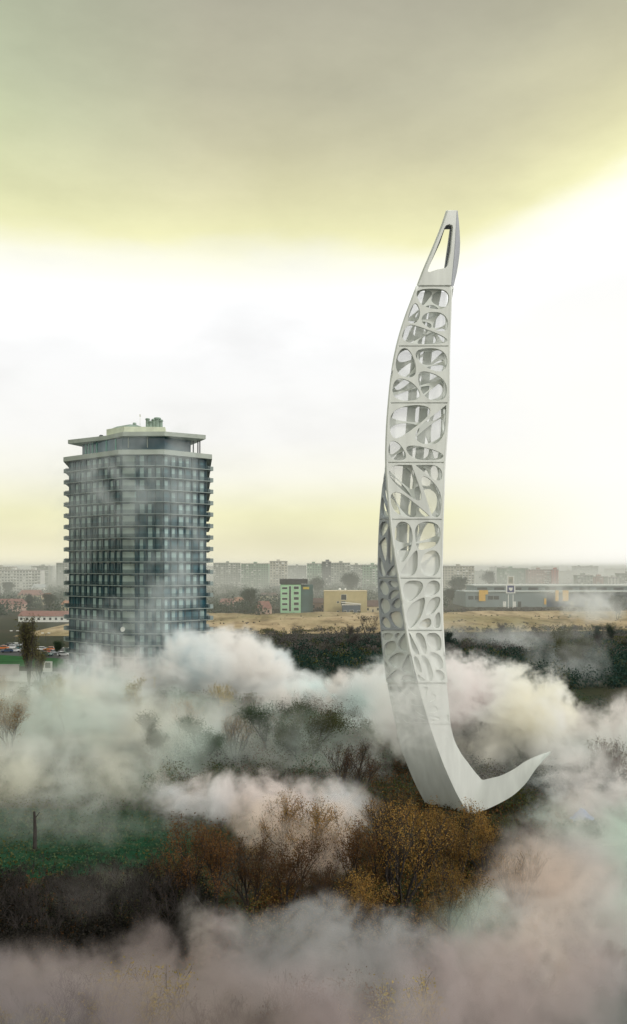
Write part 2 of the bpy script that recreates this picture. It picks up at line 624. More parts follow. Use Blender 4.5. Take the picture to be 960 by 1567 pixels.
def cells(W, Hh, count, margin, rib, rng, skew):
    """Rounded openings: a stretched Voronoi pattern whose cells are shrunk by half a rib and have their corners cut away."""
    ax, ay = 1.0, skew
    th = rng.uniform(-.7, .7)
    ct, st = math.cos(th), math.sin(th)
    tr = lambda x, y: ((x * ct + y * st) * ax, (-x * st + y * ct) * ay)
    pts = []
    tries = 0
    while len(pts) < count and tries < 4000:
        tries += 1
        c = (rng.uniform(margin, W - margin), rng.uniform(margin, Hh - margin))
        q = tr(*c)
        if all((q[0] - tr(*o)[0]) ** 2 + (q[1] - tr(*o)[1]) ** 2 > (W * Hh / count) * .32 for o in pts):
            pts.append(c)
    res = []
    for c in pts:
        poly = [(margin, margin), (W - margin, margin), (W - margin, Hh - margin), (margin, Hh - margin)]
        for o in pts:
            if o is c:
                continue
            a, b = tr(*c), tr(*o)
            d = (b[0] - a[0], b[1] - a[1])
            # the bisector of the stretched space taken back to the panel
            gx, gy = d[0] * ax * ct - d[1] * ay * st, d[0] * ax * st + d[1] * ay * ct
            L_ = math.hypot(gx, gy)
            mid = ((c[0] + o[0]) / 2, (c[1] + o[1]) / 2)
            nn = (gx / L_, gy / L_)
            rr = rib * rng.uniform(.5, 1.2)
            poly = clip_half(poly, (mid[0] - nn[0] * rr / 2, mid[1] - nn[1] * rr / 2), nn)
            if len(poly) < 3:
                break
        if len(poly) < 3:
            continue
        area = abs(sum(poly[i][0] * poly[(i + 1) % len(poly)][1] - poly[(i + 1) % len(poly)][0] * poly[i][1] for i in range(len(poly)))) / 2
        if area < .35:
            continue
        for _ in range(3):
            poly = [q for i in range(len(poly)) for q in ((poly[i][0] * .74 + poly[(i + 1) % len(poly)][0] * .26, poly[i][1] * .74 + poly[(i + 1) % len(poly)][1] * .26),
                                                          (poly[i][0] * .26 + poly[(i + 1) % len(poly)][0] * .74, poly[i][1] * .26 + poly[(i + 1) % len(poly)][1] * .74))]
        res.append(poly)
    return res


def inside(p, poly):
    c = False
    j = len(poly) - 1
    for i in range(len(poly)):
        if (poly[i][1] > p[1]) != (poly[j][1] > p[1]) and p[0] < (poly[j][0] - poly[i][0]) * (p[1] - poly[i][1]) / (poly[j][1] - poly[i][1]) + poly[i][0]:
            c = not c
        j = i
    return c


def pierced(name, face, t0, t1, holes, W, Hh, material, parent, thick=.34, push=0.):
    gu, gv = 9, 9
    pts, edges = [], []
    border = [(W * i / gu, 0) for i in range(gu)] + [(W, Hh * i / gv) for i in range(gv)] + [(W * (gu - i) / gu, Hh) for i in range(gu)] + [(0, Hh * (gv - i) / gv) for i in range(gv)]
    pts += border
    edges += [(i, (i + 1) % len(border)) for i in range(len(border))]
    for h in holes:
        i0 = len(pts)
        pts += h
        edges += [(i0 + i, i0 + (i + 1) % len(h)) for i in range(len(h))]
    for i in range(1, gu):
        for j in range(1, gv):
            q = (W * i / gu, Hh * j / gv)
            if not any(inside(q, h) for h in holes):
                pts.append(q)
    V, _e, Fc, *_ = delaunay_2d_cdt([Vector(p) for p in pts], edges, [], 0, 1e-4)
    q = MB()
    q.v = [tuple(surf(face, v.x / W, t0 + (t1 - t0) * v.y / Hh, push)) for v in V]
    for f in Fc:
        c = sum((V[i] for i in f), Vector((0, 0))) / len(f)
        if not any(inside(c, h) for h in holes):
            q.f.append(tuple(f))
            q.m.append(0)
    o = q.build(name, material, parent)
    sd = o.modifiers.new('thickness', 'SOLIDIFY')
    sd.thickness = thick
    sd.offset = 0
    bv = o.modifiers.new('edge', 'BEVEL')
    bv.width = .05
    bv.segments = 2
    bv.limit_method = 'ANGLE'
    bv.angle_limit = math.radians(50)
    return o


tower = empty('lattice_tower', 'slender curved white lattice tower with a hooked foot, rising out of the smoke', 'tower', (at(690, 1247, 106).x, 106, 0))
TINV = Matrix.Translation(-Vector(tower.location))


def settle(o):
    """Bring a part that was built in world space into its thing's space."""
    o.data.transform(Matrix.Translation(-Vector(o.parent.location)))
    return o


rt = random.Random(21)
tn = lambda y: float(np.interp(y, ROWY, range(len(ROWY))))
SEG = [(439, 530), (530, 617), (617, 708), (708, 795), (795, 885), (885, 965), (965, 1045)]
for k, (ya, yb) in enumerate(SEG):
    t0, t1 = tn(ya + .9), tn(yb - .9)
    for face in ('front', 'left', 'back', 'right'):
        tm = (t0 + t1) / 2
        W = (surf(face, 1, tm) - surf(face, 0, tm)).length
        Hh = (surf(face, .5, t0) - surf(face, .5, t1)).length
        cnt = {'front': 4, 'left': 5, 'back': 4, 'right': 4}[face] + rt.choice((0, 0, 1)) + (2 if ya > 880 else 0) + (1 if ya > 960 else 0)
        hs = cells(W, Hh, cnt, .20, .36, rt, rt.choice((.45, .55, 1.5, 1.9)))
        mm = {'front': 'plaster', 'left': 'plaster_shaded' if ya < 960 else 'plaster_low', 'back': 'plaster_in', 'right': 'plaster_in'}[face]
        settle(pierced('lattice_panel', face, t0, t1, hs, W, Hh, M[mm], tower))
for ca, mm in ((0, 'plaster'), (1, 'plaster'), (2, 'plaster_shaded'), (3, 'plaster_in')):
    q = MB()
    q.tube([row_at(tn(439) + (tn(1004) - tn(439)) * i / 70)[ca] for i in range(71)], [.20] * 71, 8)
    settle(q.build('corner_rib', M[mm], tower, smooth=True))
# glazing behind the front and left lattice
for face, ya, yb, gm_ in (('front', 443, 840, 'lattice_glass'), ('front', 842, 1003, 'lattice_glass_dense'), ('left', 443, 780, 'lattice_glass'), ('left', 782, 1003, 'lattice_glass_dense')):
    q = MB()
    prev = None
    for i in range(41):
        t_ = tn(ya) + (tn(yb) - tn(ya)) * i / 40
        cur = (surf(face, .03, t_, -.95 if gm_ == 'lattice_glass' else -.19), surf(face, .97, t_, -.95 if gm_ == 'lattice_glass' else -.19))
        if prev:
            q.poly([prev[0], prev[1], cur[1], cur[0]])
        prev = cur
    settle(q.build('glazing', M[gm_], tower))
# a second, finer web of strands just inside the front
for ya, yb in SEG:
    t0, t1 = tn(ya + 2), tn(yb - 2)
    tm = (t0 + t1) / 2
    W = (surf('front', 1, tm) - surf('front', 0, tm)).length
    Hh = (surf('front', .5, t0) - surf('front', .5, t1)).length
    settle(pierced('inner_web', 'front', t0, t1, cells(W, Hh, rt.choice((4, 5, 6)), .12, .22, rt, rt.choice((.4, .5, 1.8, 2.2))), W, Hh, M['plaster_in'], tower, thick=.14, push=-.62))
# ring beams at the seams
for ya in [439] + [s[1] for s in SEG]:
    q = MB()
    c = [row_at(tn(ya))[i] for i in (0, 1, 3, 2)]
    mid = sum(c, Vector()) / 4
    inn = [p.lerp(mid, .10) for p in c]
    c = [p.lerp(mid, .012) for p in c]
    for i in range(4):
        j = (i + 1) % 4
        for dz in (0, 1):
            pass
        a, b, ai, bi = c[i], c[j], inn[i], inn[j]
        h = Vector((0, 0, .09))
        q.poly([a + h, b + h, bi + h, ai + h])
        q.poly([a - h, ai - h, bi - h, b - h])
        q.poly([a - h, b - h, b + h, a + h])
        q.poly([ai - h, ai + h, bi + h, bi - h])
    settle(q.build('ring_beam', M['plaster'], tower))
# two ribbon columns inside
for (ua, ub, va, vb) in ((.36, .30, .56, .34), (.60, .46, .62, .50)):
    q = MB()
    ringp = None
    for i in range(49):
        y = 440 + (1045 - 440) * i / 48
        c = row_at(tn(y))
        f = i / 48
        u = ua + (ub - ua) * f + .05 * math.sin(f * 5)
        v = va + (vb - va) * f
        p = c[0].lerp(c[1], u).lerp(c[2].lerp(c[3], u), .55)
        hw = .5
        ring = [p + Vector((-hw, -.3, 0)), p + Vector((hw, -.3, 0)), p + Vector((hw, .3, 0)), p + Vector((-hw, .3, 0))]
        if ringp:
            for a in range(4):
                b = (a + 1) % 4
                q.poly([ringp[a], ringp[b], ring[b], ring[a]])
        ringp = ring
    settle(q.build('inner_column', M['column_grey'], tower))
# tip: front frame with a tall opening, the other three sides
t0, t1 = 0.0, tn(438)
W, Hh = 3.0, 9.3


def uv_of(px, py):
    t_ = tn(py)
    c = row_at(t_)
    xe, xr = c[0].x / c[0].y, c[1].x / c[1].y
    return (W * ((px - 480) / FP - xe) / (xr - xe), Hh * (t_ - t0) / (t1 - t0))


op = [uv_of(*p) for p in ((679.5, 350), (682, 345.5), (687, 344), (691.5, 345.5), (692.3, 350), (689, 385), (684.5, 406), (681, 410), (668, 412.5), (657, 416.5), (654.5, 415.5), (655, 412), (667, 382))]
o = pierced('tip_frame', 'front', t0, t1, [op], W, Hh, M['plaster'], tower, thick=.4)
settle(o)
for face, mm in (('left', 'plaster'), ('right', 'plaster_shaded')):
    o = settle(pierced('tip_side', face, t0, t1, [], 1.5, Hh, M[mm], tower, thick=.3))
o = settle(pierced('tip_back', 'back', t0, t1, [[(1.5, Hh * .30), (2.6, Hh * .30), (2.86, Hh * .93), (1.0, Hh * .93)]], W, Hh, M['plaster_shaded'], tower, thick=.3))
q = MB()
c = ROWS[0]
q.poly([c[0], c[1], c[3], c[2]])
settle(q.build('tip_cap', M['plaster'], tower))
# lower shell: solid, with the hook
N_T = len(ROWS) - 1
ta = tn(1003)
for face, mm, nm in (('front', 'plaster', 'front_shell'), ('left', 'plaster_low', 'side_shell'), ('back', 'plaster_low', 'back_shell'), ('right', 'plaster', 'inner_shell')):
    q = MB()
    steps, us = 64, 6
    for i in range(steps + 1):
        t_ = ta + (N_T - ta) * i / steps
        for j in range(us + 1):
            q.v.append(tuple(surf(face, j / us, t_, -.15 * max(0., min(1., (tn(1062) - t_) / (tn(1062) - tn(1046)))))))
    for i in range(steps):
        for j in range(us):
            a = i * (us + 1) + j
            q.f.append((a, a + 1, a + us + 2, a + us + 1))
            q.m.append(0)
    settle(q.build(nm, M[mm], tower, smooth=True))
# faint blind lattice on the solid lower front and left
for face, ya, yb, mm in (('front', 1047, 1108, 'plaster'), ('left', 1047, 1108, 'plaster_low')):
    t0_, t1_ = tn(ya), tn(yb)
    Wd = (surf(face, 1, t0_) - surf(face, 0, t0_)).length
    Hd = (surf(face, .5, t0_) - surf(face, .5, t1_)).length
    settle(pierced('lattice_panel', face, t0_, t1_, cells(Wd, Hd, 13, .25, .5, rt, 1.3), Wd, Hd, M[mm], tower, thick=.09, push=.015))

# ------------------------------------------------------------------ hotel
hotel = empty('hotel_tower', 'tall dark glass hotel tower with banded balconies and an overhanging flat roof', 'building', (-49, 238, 0))
HO = Vector(hotel.location)


def hp(px, Y):
    return ((px - 480) / FP * Y - HO.x, Y - HO.y)


RING = [hp(107, 241), hp(187, 226.5), hp(250, 226), hp(315, 235), hp(313, 262), hp(122, 270)]


def offset(ring, d):
    n_ = len(ring)
    area = sum(ring[i][0] * ring[(i + 1) % n_][1] - ring[(i + 1) % n_][0] * ring[i][1] for i in range(n_))
    sg = 1 if area > 0 else -1
    res = []
    for i in range(n_):
        p0, p1, p2 = (Vector(ring[(i + k) % n_]) for k in (-1, 0, 1))
        e1, e2 = (p1 - p0).normalized(), (p2 - p1).normalized()
        n1, n2 = Vector((e1.y, -e1.x)) * sg, Vector((e2.y, -e2.x)) * sg
        bis = (n1 + n2).normalized()
        res.append(tuple(p1 + bis * d / max(.35, bis.dot(n1))))
    return res


FH, NF = 3.14, 19
TOP = FH * NF
MB().prism(RING, 0, TOP - .2).build('glass_wall', M['hotel_glass'], hotel)
OUT = offset(RING, 1.3)
IN = offset(RING, 1.2)
for k in range(1, NF):
    MB().prism(OUT, k * FH - .09, k * FH + .10).build('slab', M['slab'], hotel)
    q = MB()
    for i in range(3):
        a, b = Vector(IN[i]), Vector(IN[i + 1])
        q.poly([(*a, k * FH + .14), (*b, k * FH + .14), (*b, k * FH + 1.12), (*a, k * FH + 1.12)])
    # ends of the balconies turn round the corner
    for i, j in ((0, 5), (3, 4)):
        a = Vector(IN[i])
        b = a + (Vector(IN[j]) - a).normalized() * 3.2
        q.poly([(*a, k * FH + .14), (*b, k * FH + .14), (*b, k * FH + 1.12), (*a, k * FH + 1.12)])
    q.build('railing', M['railing'], hotel)
for k in range(1, NF):
    for i, j in ((0, 1), (3, 2)):
        a = Vector(RING[i])
        d = (a - Vector(RING[j])).normalized()
        nn = Vector((d.y, -d.x))
        nn = nn if nn.y > 0 else -nn
        Mx = Matrix(((d.x, nn.x, 0, a.x), (d.y, nn.y, 0, a.y), (0, 0, 1, 0), (0, 0, 0, 1)))
        MB().box(.4, 2.15, -.55, 3.4, k * FH - .13, k * FH + 1.0, 0, Mx).build('balcony_end', M['slab'], hotel)
rh = random.Random(4)
wins = []
for i, nb in ((0, 9), (1, 5), (2, 6)):
    a, b = Vector(RING[i]), Vector(RING[i + 1])
    d = b - a
    L_ = d.length
    d.normalize()
    nn = Vector((d.y, -d.x))
    if nn.dot(a) < 0 and nn.dot(b) < 0:
        nn = -nn
    if (nn + d * 0).dot(Vector((0, -1))) < 0:
        nn = -nn
    pitch = L_ / nb
    for j in range(nb):
        for k in range(NF):
            x0 = j * pitch + pitch * .16
            x1 = x0 + pitch * (.44 + rh.uniform(-.10, .12))
            z0, z1 = k * FH + .2, k * FH + FH - .35 - rh.uniform(0, .25)
            wins.append((i, j, k, a, d, nn, x0, x1, z0, z1))
    for j in range(nb + 1):
        q = MB()
        c = a + d * min(L_ - .12, max(.12, j * pitch))
        Mx = Matrix(((d.x, nn.x, 0, c.x), (d.y, nn.y, 0, c.y), (0, 0, 1, 0), (0, 0, 0, 1)))
        q.box(-.13, .13, .0, .32, 0, TOP - .3, 0, Mx)
        q.build('fin', M['hotel_fin'], hotel)


def win_box(q, wv, mi_=0):
    i, j, k, a, d, nn, x0, x1, z0, z1 = wv
    Mx = Matrix(((d.x, nn.x, 0, a.x), (d.y, nn.y, 0, a.y), (0, 0, 1, 0), (0, 0, 0, 1)))
    q.box(x0, x1, -.05, .09 + .02 * rh.random(), z0, z1, mi_, Mx)


wins.sort(key=lambda q_: (q_[0] != 1, -q_[2]))
for wv in wins[:100]:
    q = MB()
    win_box(q, wv)
    q.build('window', M['hotel_pale'] if wv[0] == 1 and wv[1] == 0 else M[rh.choice(('hotel_panel', 'hotel_panel', 'hotel_curtain_dark'))], hotel)
q = MB()
for wv in wins[100:]:
    win_box(q, wv, 1 if rh.random() < .3 else 0)
tag(q.build('window', [M['hotel_panel'], M['hotel_curtain_dark']], hotel), kind='stuff')
# pale corner bays on the near corner
for k in range(1, NF):
    a, b = Vector(RING[1]), Vector(RING[2])
    d = (b - a).normalized()
    nn = Vector((d.y, -d.x))
    nn = nn if nn.y < 0 else -nn
    Mx = Matrix(((d.x, nn.x, 0, a.x), (d.y, nn.y, 0, a.y), (0, 0, 1, 0), (0, 0, 0, 1)))
    MB().box(.25, 3.4, .05, .5, k * FH + .16, k * FH + FH - .5, 0, Mx).build('corner_bay', M['hotel_pale'], hotel)
# terrace, penthouse, canopy
MB().prism(offset(RING, 1.7), TOP - .25, TOP + 1.0).build('terrace_band', M['slab_light'], hotel)
PH = [hp(126, 243), hp(187, 230), hp(252, 229), hp(292, 236), hp(268, 255), hp(168, 258)]
MB().prism(PH, TOP + 1.0, TOP + 5.0).build('penthouse_wall', M['hotel_glass'], hotel)
a, b = Vector(PH[0]), Vector(PH[1])
for f in (.10, .18, .27, .38, .62, .85):
    c = a.lerp(b, f)
    MB().box(c.x - .16, c.x + .16, c.y - .25, c.y + .05, TOP + 1.05, TOP + 4.9).build('mullion', M['mullion'], hotel)
a, b = Vector(PH[1]), Vector(PH[2])
for f in (.15, .6):
    c = a.lerp(b, f)
    MB().box(c.x - .10, c.x + .10, c.y - .25, c.y + .05, TOP + 2.2, TOP + 4.9).build('mullion', M['slab_light'], hotel)
MB().prism([(p[0], p[1]) for p in offset(PH, .35)], TOP + 1.02, TOP + 1.75).build('penthouse_plinth', M['hotel_fin'], hotel)
CAN = [hp(104, 242), hp(163, 234), hp(188, 227.5), hp(252, 227), hp(315, 233), hp(270, 258), hp(172, 262)]
MB().prism(CAN, TOP + 5.0, TOP + 6.1).build('roof_canopy', M['slab_light'], hotel)
for px in (296, 303, 306):
    c = hp(px, 236)
    MB().tube([(c[0], c[1], TOP + 1), (c[0], c[1], TOP + 5)], [.18, .18], 6).build('canopy_post', M['dark'], hotel)
PL = [hp(163, 238), hp(190, 233), hp(253, 234), hp(256, 252), hp(180, 256)]
pr = MB().prism(PL, TOP + 6.4, TOP + 8.4).build('plant_room', M['roof_plant'], hotel)
MB().prism(offset(PL[:2] + [hp(222, 233.5), hp(224, 250), hp(182, 254)], -.6), TOP + 8.4, TOP + 9.4, 0, offset(PL[:2] + [hp(222, 233.5), hp(224, 250), hp(182, 254)], -2.6)).build('plant_roof', M['roof_metal'], pr)
for px, Y, r, h in ((226, 235.5, .5, 2.6), (231, 235.6, .7, 1.9), (236, 235.4, .6, 2.4), (241, 235.6, .8, 2.8), (246, 235.5, .55, 2.2), (206, 236, .4, 1.5)):
    c = hp(px, Y)
    q = MB().tube([(*c, TOP + 8.3), (*c, TOP + 8.0 + h), (*c, TOP + 8.02 + h), (*c, TOP + 8.4 + h)], [r, r, r * 1.35, r * 1.1], 10)
    q.build('vent', M['roof_metal'], hotel)
c = hp(214.5, 236)
MB().tube([(*c, TOP + 8.3), (*c, TOP + 12.2)], [.09, .05], 5).box(c[0] - .18, c[0] + .18, c[1] - .1, c[1] + .1, TOP + 11.6, TOP + 12.2).build('antenna', M['white'], hotel)
c = hp(155, 240)
MB().tube([(*c, TOP + 6.3), (*c, TOP + 7.0), (*c, TOP + 7.2)], [.6, .6, .3], 8).build('vent', M['dark'], hotel)
for k in (4,):
    c = hp(191, 226.3)
    o = MB()
    o.tube([(c[0], c[1] - 1.4, k * FH + 1.2), (c[0] - .1, c[1] - 1.75, k * FH + 1.25), (c[0] - .15, c[1] - 1.9, k * FH + 1.27)], [.10, .62, .66], 14)
    o.build('satellite_dish', M['white'], hotel)


# ------------------------------------------------------------------ town buildings
def block(name, label, px0, px1, ptop, Y, wall, depth=16, floors=10, pitch=3.4, group=None, bal=.25, yaw=0., seed=1, roofbits=True, winm='window', win=(.46, .45), cat='apartment block'):
    c = at((px0 + px1) / 2, ptop, Y)
    Wd = (px1 - px0) / FP * Y / max(.6, math.cos(yaw))
    Hh = c.z
    root = empty(name, label, cat, (c.x, Y, 0), group, yaw)
    r = random.Random(seed)
    fh = Hh / floors
    nb = max(2, int(Wd / pitch))
    pw = Wd / nb
    q = MB()
    # the street front is built bay by bay, every opening set back into the wall
    q.box(-Wd / 2, Wd / 2, .3, depth, 0, Hh)
    balc = [r.random() < bal for _ in range(nb)]
    for j in range(nb):
        x0 = -Wd / 2 + j * pw
        for k in range(floors):
            z0 = k * fh
            a0, a1 = x0 + pw * (1 - win[0]) / 2, x0 + pw * (1 + win[0]) / 2
            b0, b1 = z0 + fh * .3, z0 + fh * (.3 + win[1])
            for (xa, xb, za, zb) in ((x0, a0, z0, z0 + fh), (a1, x0 + pw, z0, z0 + fh), (a0, a1, z0, b0), (a0, a1, b1, z0 + fh)):
                q.poly([(xa, 0, za), (xb, 0, za), (xb, 0, zb), (xa, 0, zb)])
            q.poly([(a0, .25, b0), (a1, .25, b0), (a1, .25, b1), (a0, .25, b1)], 1 if r.random() > .12 else 2)
            if balc[j]:
                q.box(x0 + .15, x0 + pw - .15, -1.1, -.02, z0 + .02, z0 + fh * .36, 2 if r.random() < .35 else 0)
    q.poly([(-Wd / 2, .3, Hh), (-Wd / 2, 0, Hh), (Wd / 2, 0, Hh), (Wd / 2, .3, Hh)][::-1])
    for sx in (-1, 1):
        x = sx * Wd / 2
        q.poly([(x, 0, 0), (x, .3, 0), (x, .3, Hh), (x, 0, Hh)])
    q.build('wall', [wall, M[winm], M['white']], root)
    q = MB()
    q.box(-Wd / 2 - .25, Wd / 2 + .25, -.3, depth + .25, Hh + .01, Hh + .8)
    rf = q.build('roof', M['pave'], root)
    if roofbits:
        for j in range(max(1, int(Wd / 22))):
            x = -Wd / 2 + Wd * (j + .5) / max(1, int(Wd / 22)) + r.uniform(-3, 3)
            MB().box(x - 2.2, x + 2.2, depth * .35, depth * .65, Hh + .81, Hh + 3.0).build('stair_head', wall, rf)
    return root


BW = {k: mat('block_' + k, c, .85, .22, .08, obj_random=.1) for k, c in dict(grey=(.32, .34, .30), pale=(.50, .48, .41), green=(.28, .38, .29), cream=(.46, .40, .28), pink=(.42, .28, .24), white=(.62, .62, .58), red=(.38, .11, .09), dark=(.13, .14, .14)).items()}
BLK = [
    ('long grey apartment block at the left edge of the town', -30, 20, 868, 1150, 'pale', 10, 0),
    ('white apartment block with rows of dark windows left of the hotel', 2, 62, 873, 980, 'white', 8, 0),
    ('grey flat-roofed apartment block peeping over the white block', 48, 74, 867, 1260, 'grey', 10, 0),
    ('tall hazy apartment block touching the left side of the hotel', 86, 112, 862, 1200, 'grey', 11, 0),
    ('wide grey-green apartment block right beside the hotel', 327, 368, 862, 1230, 'grey', 11, .1),
    ('grey apartment block behind the red roofs', 369, 411, 863, 1190, 'green', 11, -.1),
    ('taller pale apartment block behind the green office building', 413, 440, 859.5, 1120, 'pale', 11, .05),
    ('far faded apartment block in a gap above the green office building', 441, 469, 866, 1500, 'grey', 11, 0),
    ('green-grey apartment block right of the green office building', 470, 494, 863, 1180, 'green', 11, 0),
    ('slim dark apartment block with white balconies above the tan building', 494, 507, 860, 1100, 'dark', 11, .05),
    ('grey apartment block above the middle of the tan building', 507, 536, 862, 1150, 'grey', 11, 0),
    ('hazy grey apartment block above the right end of the tan building', 537, 556, 865, 1250, 'grey', 10, 0),
    ('greenish apartment block just left of the lattice tower', 556, 584, 865, 1080, 'green', 10, 0),
    ('pale apartment block with a grid of windows just right of the lattice tower', 672, 726, 867, 1000, 'pale', 10, -.03),
    ('faint apartment block behind the round tree', 728, 764, 874, 1650, 'grey', 9, 0),
    ('green-grey apartment block behind the store sign', 765, 809, 870, 1250, 'green', 10, .05),
    ('cream and pink apartment block above the store', 809, 845, 872, 1220, 'pink', 10, 0),
    ('narrow red end block beside the cream one', 845, 855, 872, 1215, 'red', 10, 0),
    ('grey apartment block above the right part of the store', 884, 908, 881, 1050, 'grey', 7, 0),
    ('pink-grey apartment block behind the smoke on the right', 909, 931, 883, 1060, 'pink', 7, 0),
    ('white apartment block near the right edge', 931, 947, 884, 1000, 'white', 7, 0),
    ('grey apartment block cut off by the right edge', 948, 985, 878, 1100, 'grey', 8, 0),
    ('very far pale apartment slab on the hazy skyline right of the red block', 858, 884, 874, 1800, 'pale', 9, 0),
]
for i, (lb, a, b, tp, Y, wl, fl, yw) in enumerate(BLK):
    block('apartment_block', lb, a, b, tp, Y, BW[wl], floors=fl, yaw=yw, seed=i + 3, group='apartment blocks of the town', bal=.35)


for i in range(16):
    a = -12 + i * 63 + random.uniform(-12, 12)
    block('apartment_block', 'faint pale slab block fading into the haze on the far skyline', a, a + random.uniform(26, 48), random.uniform(866.5, 871), random.uniform(1900, 2500), BW['pale' if i % 2 else 'grey'], floors=10, pitch=6, seed=60 + i, group='faint slab blocks on the far skyline', bal=0)


def house(name, label, px0, px1, pbase, Hw, Hr, wall, roof, depth=9, group=None, nw=3, yaw=0., hip=.0, door=True, cat='house'):
    g = gnd((px0 + px1) / 2, pbase)
    Wd = (px1 - px0) / FP * g.y
    root = empty(name, label, cat, (g.x, g.y, 0), group, yaw)
    MB().box(-Wd / 2, Wd / 2, 0, depth, 0, Hw).build('wall', wall, root)
    q = MB()
    o = .4
    e0, e1 = -Wd / 2 - o, Wd / 2 + o
    r0, r1 = e0 + Wd * hip, e1 - Wd * hip
    y0, y1, ym = -o, depth + o, depth / 2
    q.poly([(e0, y0, Hw + .01), (e1, y0, Hw + .01), (r1, ym, Hw + Hr), (r0, ym, Hw + Hr)])
    q.poly([(e1, y1, Hw + .01), (e0, y1, Hw + .01), (r0, ym, Hw + Hr), (r1, ym, Hw + Hr)])
    q.poly([(e0, y1, Hw + .01), (e0, y0, Hw + .01), (r0, ym, Hw + Hr)])
    q.poly([(e1, y0, Hw + .01), (e1, y1, Hw + .01), (r1, ym, Hw + Hr)])
    q.poly([(e0, y0, Hw), (e0, y1, Hw), (e1, y1, Hw), (e1, y0, Hw)])
    q.build('roof', roof, root)
    for j in range(nw):
        x = -Wd / 2 + Wd * (j + .5) / nw
        if door and j == nw // 2:
            MB().box(x - .5, x + .5, -.06, .02, .05, 2.1).build('door', M['dark'], root)
        else:
            MB().box(x - .6, x + .6, -.06, .02, Hw * .35, Hw * .75).build('window', M['window'], root)
    return root


RF = {'red': mat('roof_red_tile', (.23, .115, .095), .85, .3, .8), 'brown': mat('roof_brown_tile', (.11, .07, .06), .85, .3, .8), 'orange': mat('roof_orange_tile', (.32, .16, .10), .85, .3, .8), 'grey': mat('roof_grey_sheet', (.40, .42, .42), .6, .2, .6)}
WL = {'cream': mat('wall_cream', (.58, .50, .34), .85, .15, .5), 'white': M['white'], 'tan': mat('wall_tan', (.44, .37, .20), .85, .12, .3), 'green': mat('wall_mint', (.36, .62, .40), .8, .12, .3), 'pink': mat('wall_pink', (.52, .36, .30), .85, .15, .5)}
for lb, a, b, pb, hw, hr, wl, rf, dp, nw, hip in (
        ('long cream house with a red roof left of the hotel', 27, 62, 922, 6, 4.5, 'cream', 'red', 12, 6, .1),
        ('small tan house with an orange roof right of the long cream house', 64, 78, 926, 6, 3.5, 'cream', 'orange', 9, 3, .25),
        ('white house with a pink-red roof at the far left', -6, 34, 936, 5, 3.5, 'pink', 'red', 10, 6, .1),
        ('white house with a grey roof behind the red roofs on the left', 48, 68, 909, 7, 4, 'white', 'grey', 10, 4, .1),
        ('cream house with a pale gable behind the long cream house', 22, 40, 905, 8, 4, 'cream', 'orange', 10, 4, 0),
        ('small yellow house touching the left side of the hotel', 94, 106, 938, 5.5, 2.5, 'cream', 'orange', 8, 2, .2),
        ('house with a bright red roof right of the hotel', 336, 357, 931, 4, 3, 'pink', 'red', 9, 4, .15),
        ('house with an orange roof and white wall right of the hotel', 357, 372, 929, 4, 3.2, 'white', 'orange', 9, 3, .15),
        ('low brick-red house left of the green office building', 391, 415, 941, 4, 4.5, 'pink', 'red', 9, 3, .2),
        ('low brown-roofed house above the brick-red one', 398, 424, 921, 5, 2.8, 'cream', 'brown', 9, 4, .1),
        ('tan house with a dark brown roof beside the blue shed', 552, 590, 937.5, 4, 4.0, 'cream', 'brown', 9, 5, .12),
        ('reddish-roofed house tucked between the green office and the tan building', 477, 497, 936, 6, 3, 'pink', 'brown', 9, 3, .15)):
    house('house', lb, a, b, pb, hw, hr, WL[wl], RF[rf], dp, 'houses at the edge of the town', nw, hip=hip)
hall = house('long_hall', 'long low hall with a red roof and white eaves in front of the red-roofed houses', 28, 108, 952, 3.2, 2.6, M['white'], RF['red'], 14, None, 9, hip=0, door=False, cat='hall')


def flat_building(name, label, cat, px0, px1, pbase, Hh, depth, wall, roofm, wins=(), par=.5):
    g = gnd((px0 + px1) / 2, pbase)
    Wd = (px1 - px0) / FP * g.y
    root = empty(name, label, cat, (g.x, g.y, 0))
    MB().box(-Wd / 2, Wd / 2, 0, depth, 0, Hh).build('wall', wall, root)
    MB().box(-Wd / 2 - .2, Wd / 2 + .2, -.2, depth + .2, Hh + .01, Hh + par).build('roof', roofm, root)
    for (xa, xb, za, zb) in wins:
        fr = MB().box(Wd * (xa - .5) - .12, Wd * (xb - .5) + .12, -.05, .02, za - .12, zb + .12).build('window', M['white'], root)
        MB().box(Wd * (xa - .5), Wd * (xb - .5), -.09, -.06, za, zb).build('pane', M['window'], fr)
    return root, Wd


wv = []
for k in range(5):
    wv += [(.08, .34, 1.6 + k * 3.5, 2.9 + k * 3.5), (.66, .90, 1.6 + k * 3.5, 3.4 + k * 3.5)]
wv.append((.42, .52, 1.0, 17.5))
gb, Wd = flat_building('green_office', 'mint green office building with a dark roof storey and dark side', 'office', 429.5, 460.5, 938, 18.6, 16, WL['green'], M['dark'], wv)
MB().box(-Wd / 2 - .6, Wd / 2 + 4.5, -.5, 15, 19.15, 22.2).build('roof_storey', M['dark'], gb)
MB().box(Wd / 2 + .02, Wd / 2 + 8.0, 1.2, 15, 0, 18.4).build('side_wing', mat('wall_deep_teal', (.05, .11, .11), .7, .3, .2), gb)
MB().box(Wd / 2 + 1.5, Wd / 2 + 5.5, 1.0, 1.18, 15.5, 17.0).build('sign_board', mat('sign_yellow', (.55, .42, .05), .6, .1, 1), gb)
tb, Wd = flat_building('tan_building', 'plain tan flat-roofed building with few windows beside the field', 'building', 496, 562, 938.5, 14.2, 14, WL['tan'], WL['cream'], [(.40, .52, 8.7, 12.2), (.30, .35, 6.6, 7.8), (.40, .50, 5.0, 7.8), (.30, .36, .5, 1.6)])
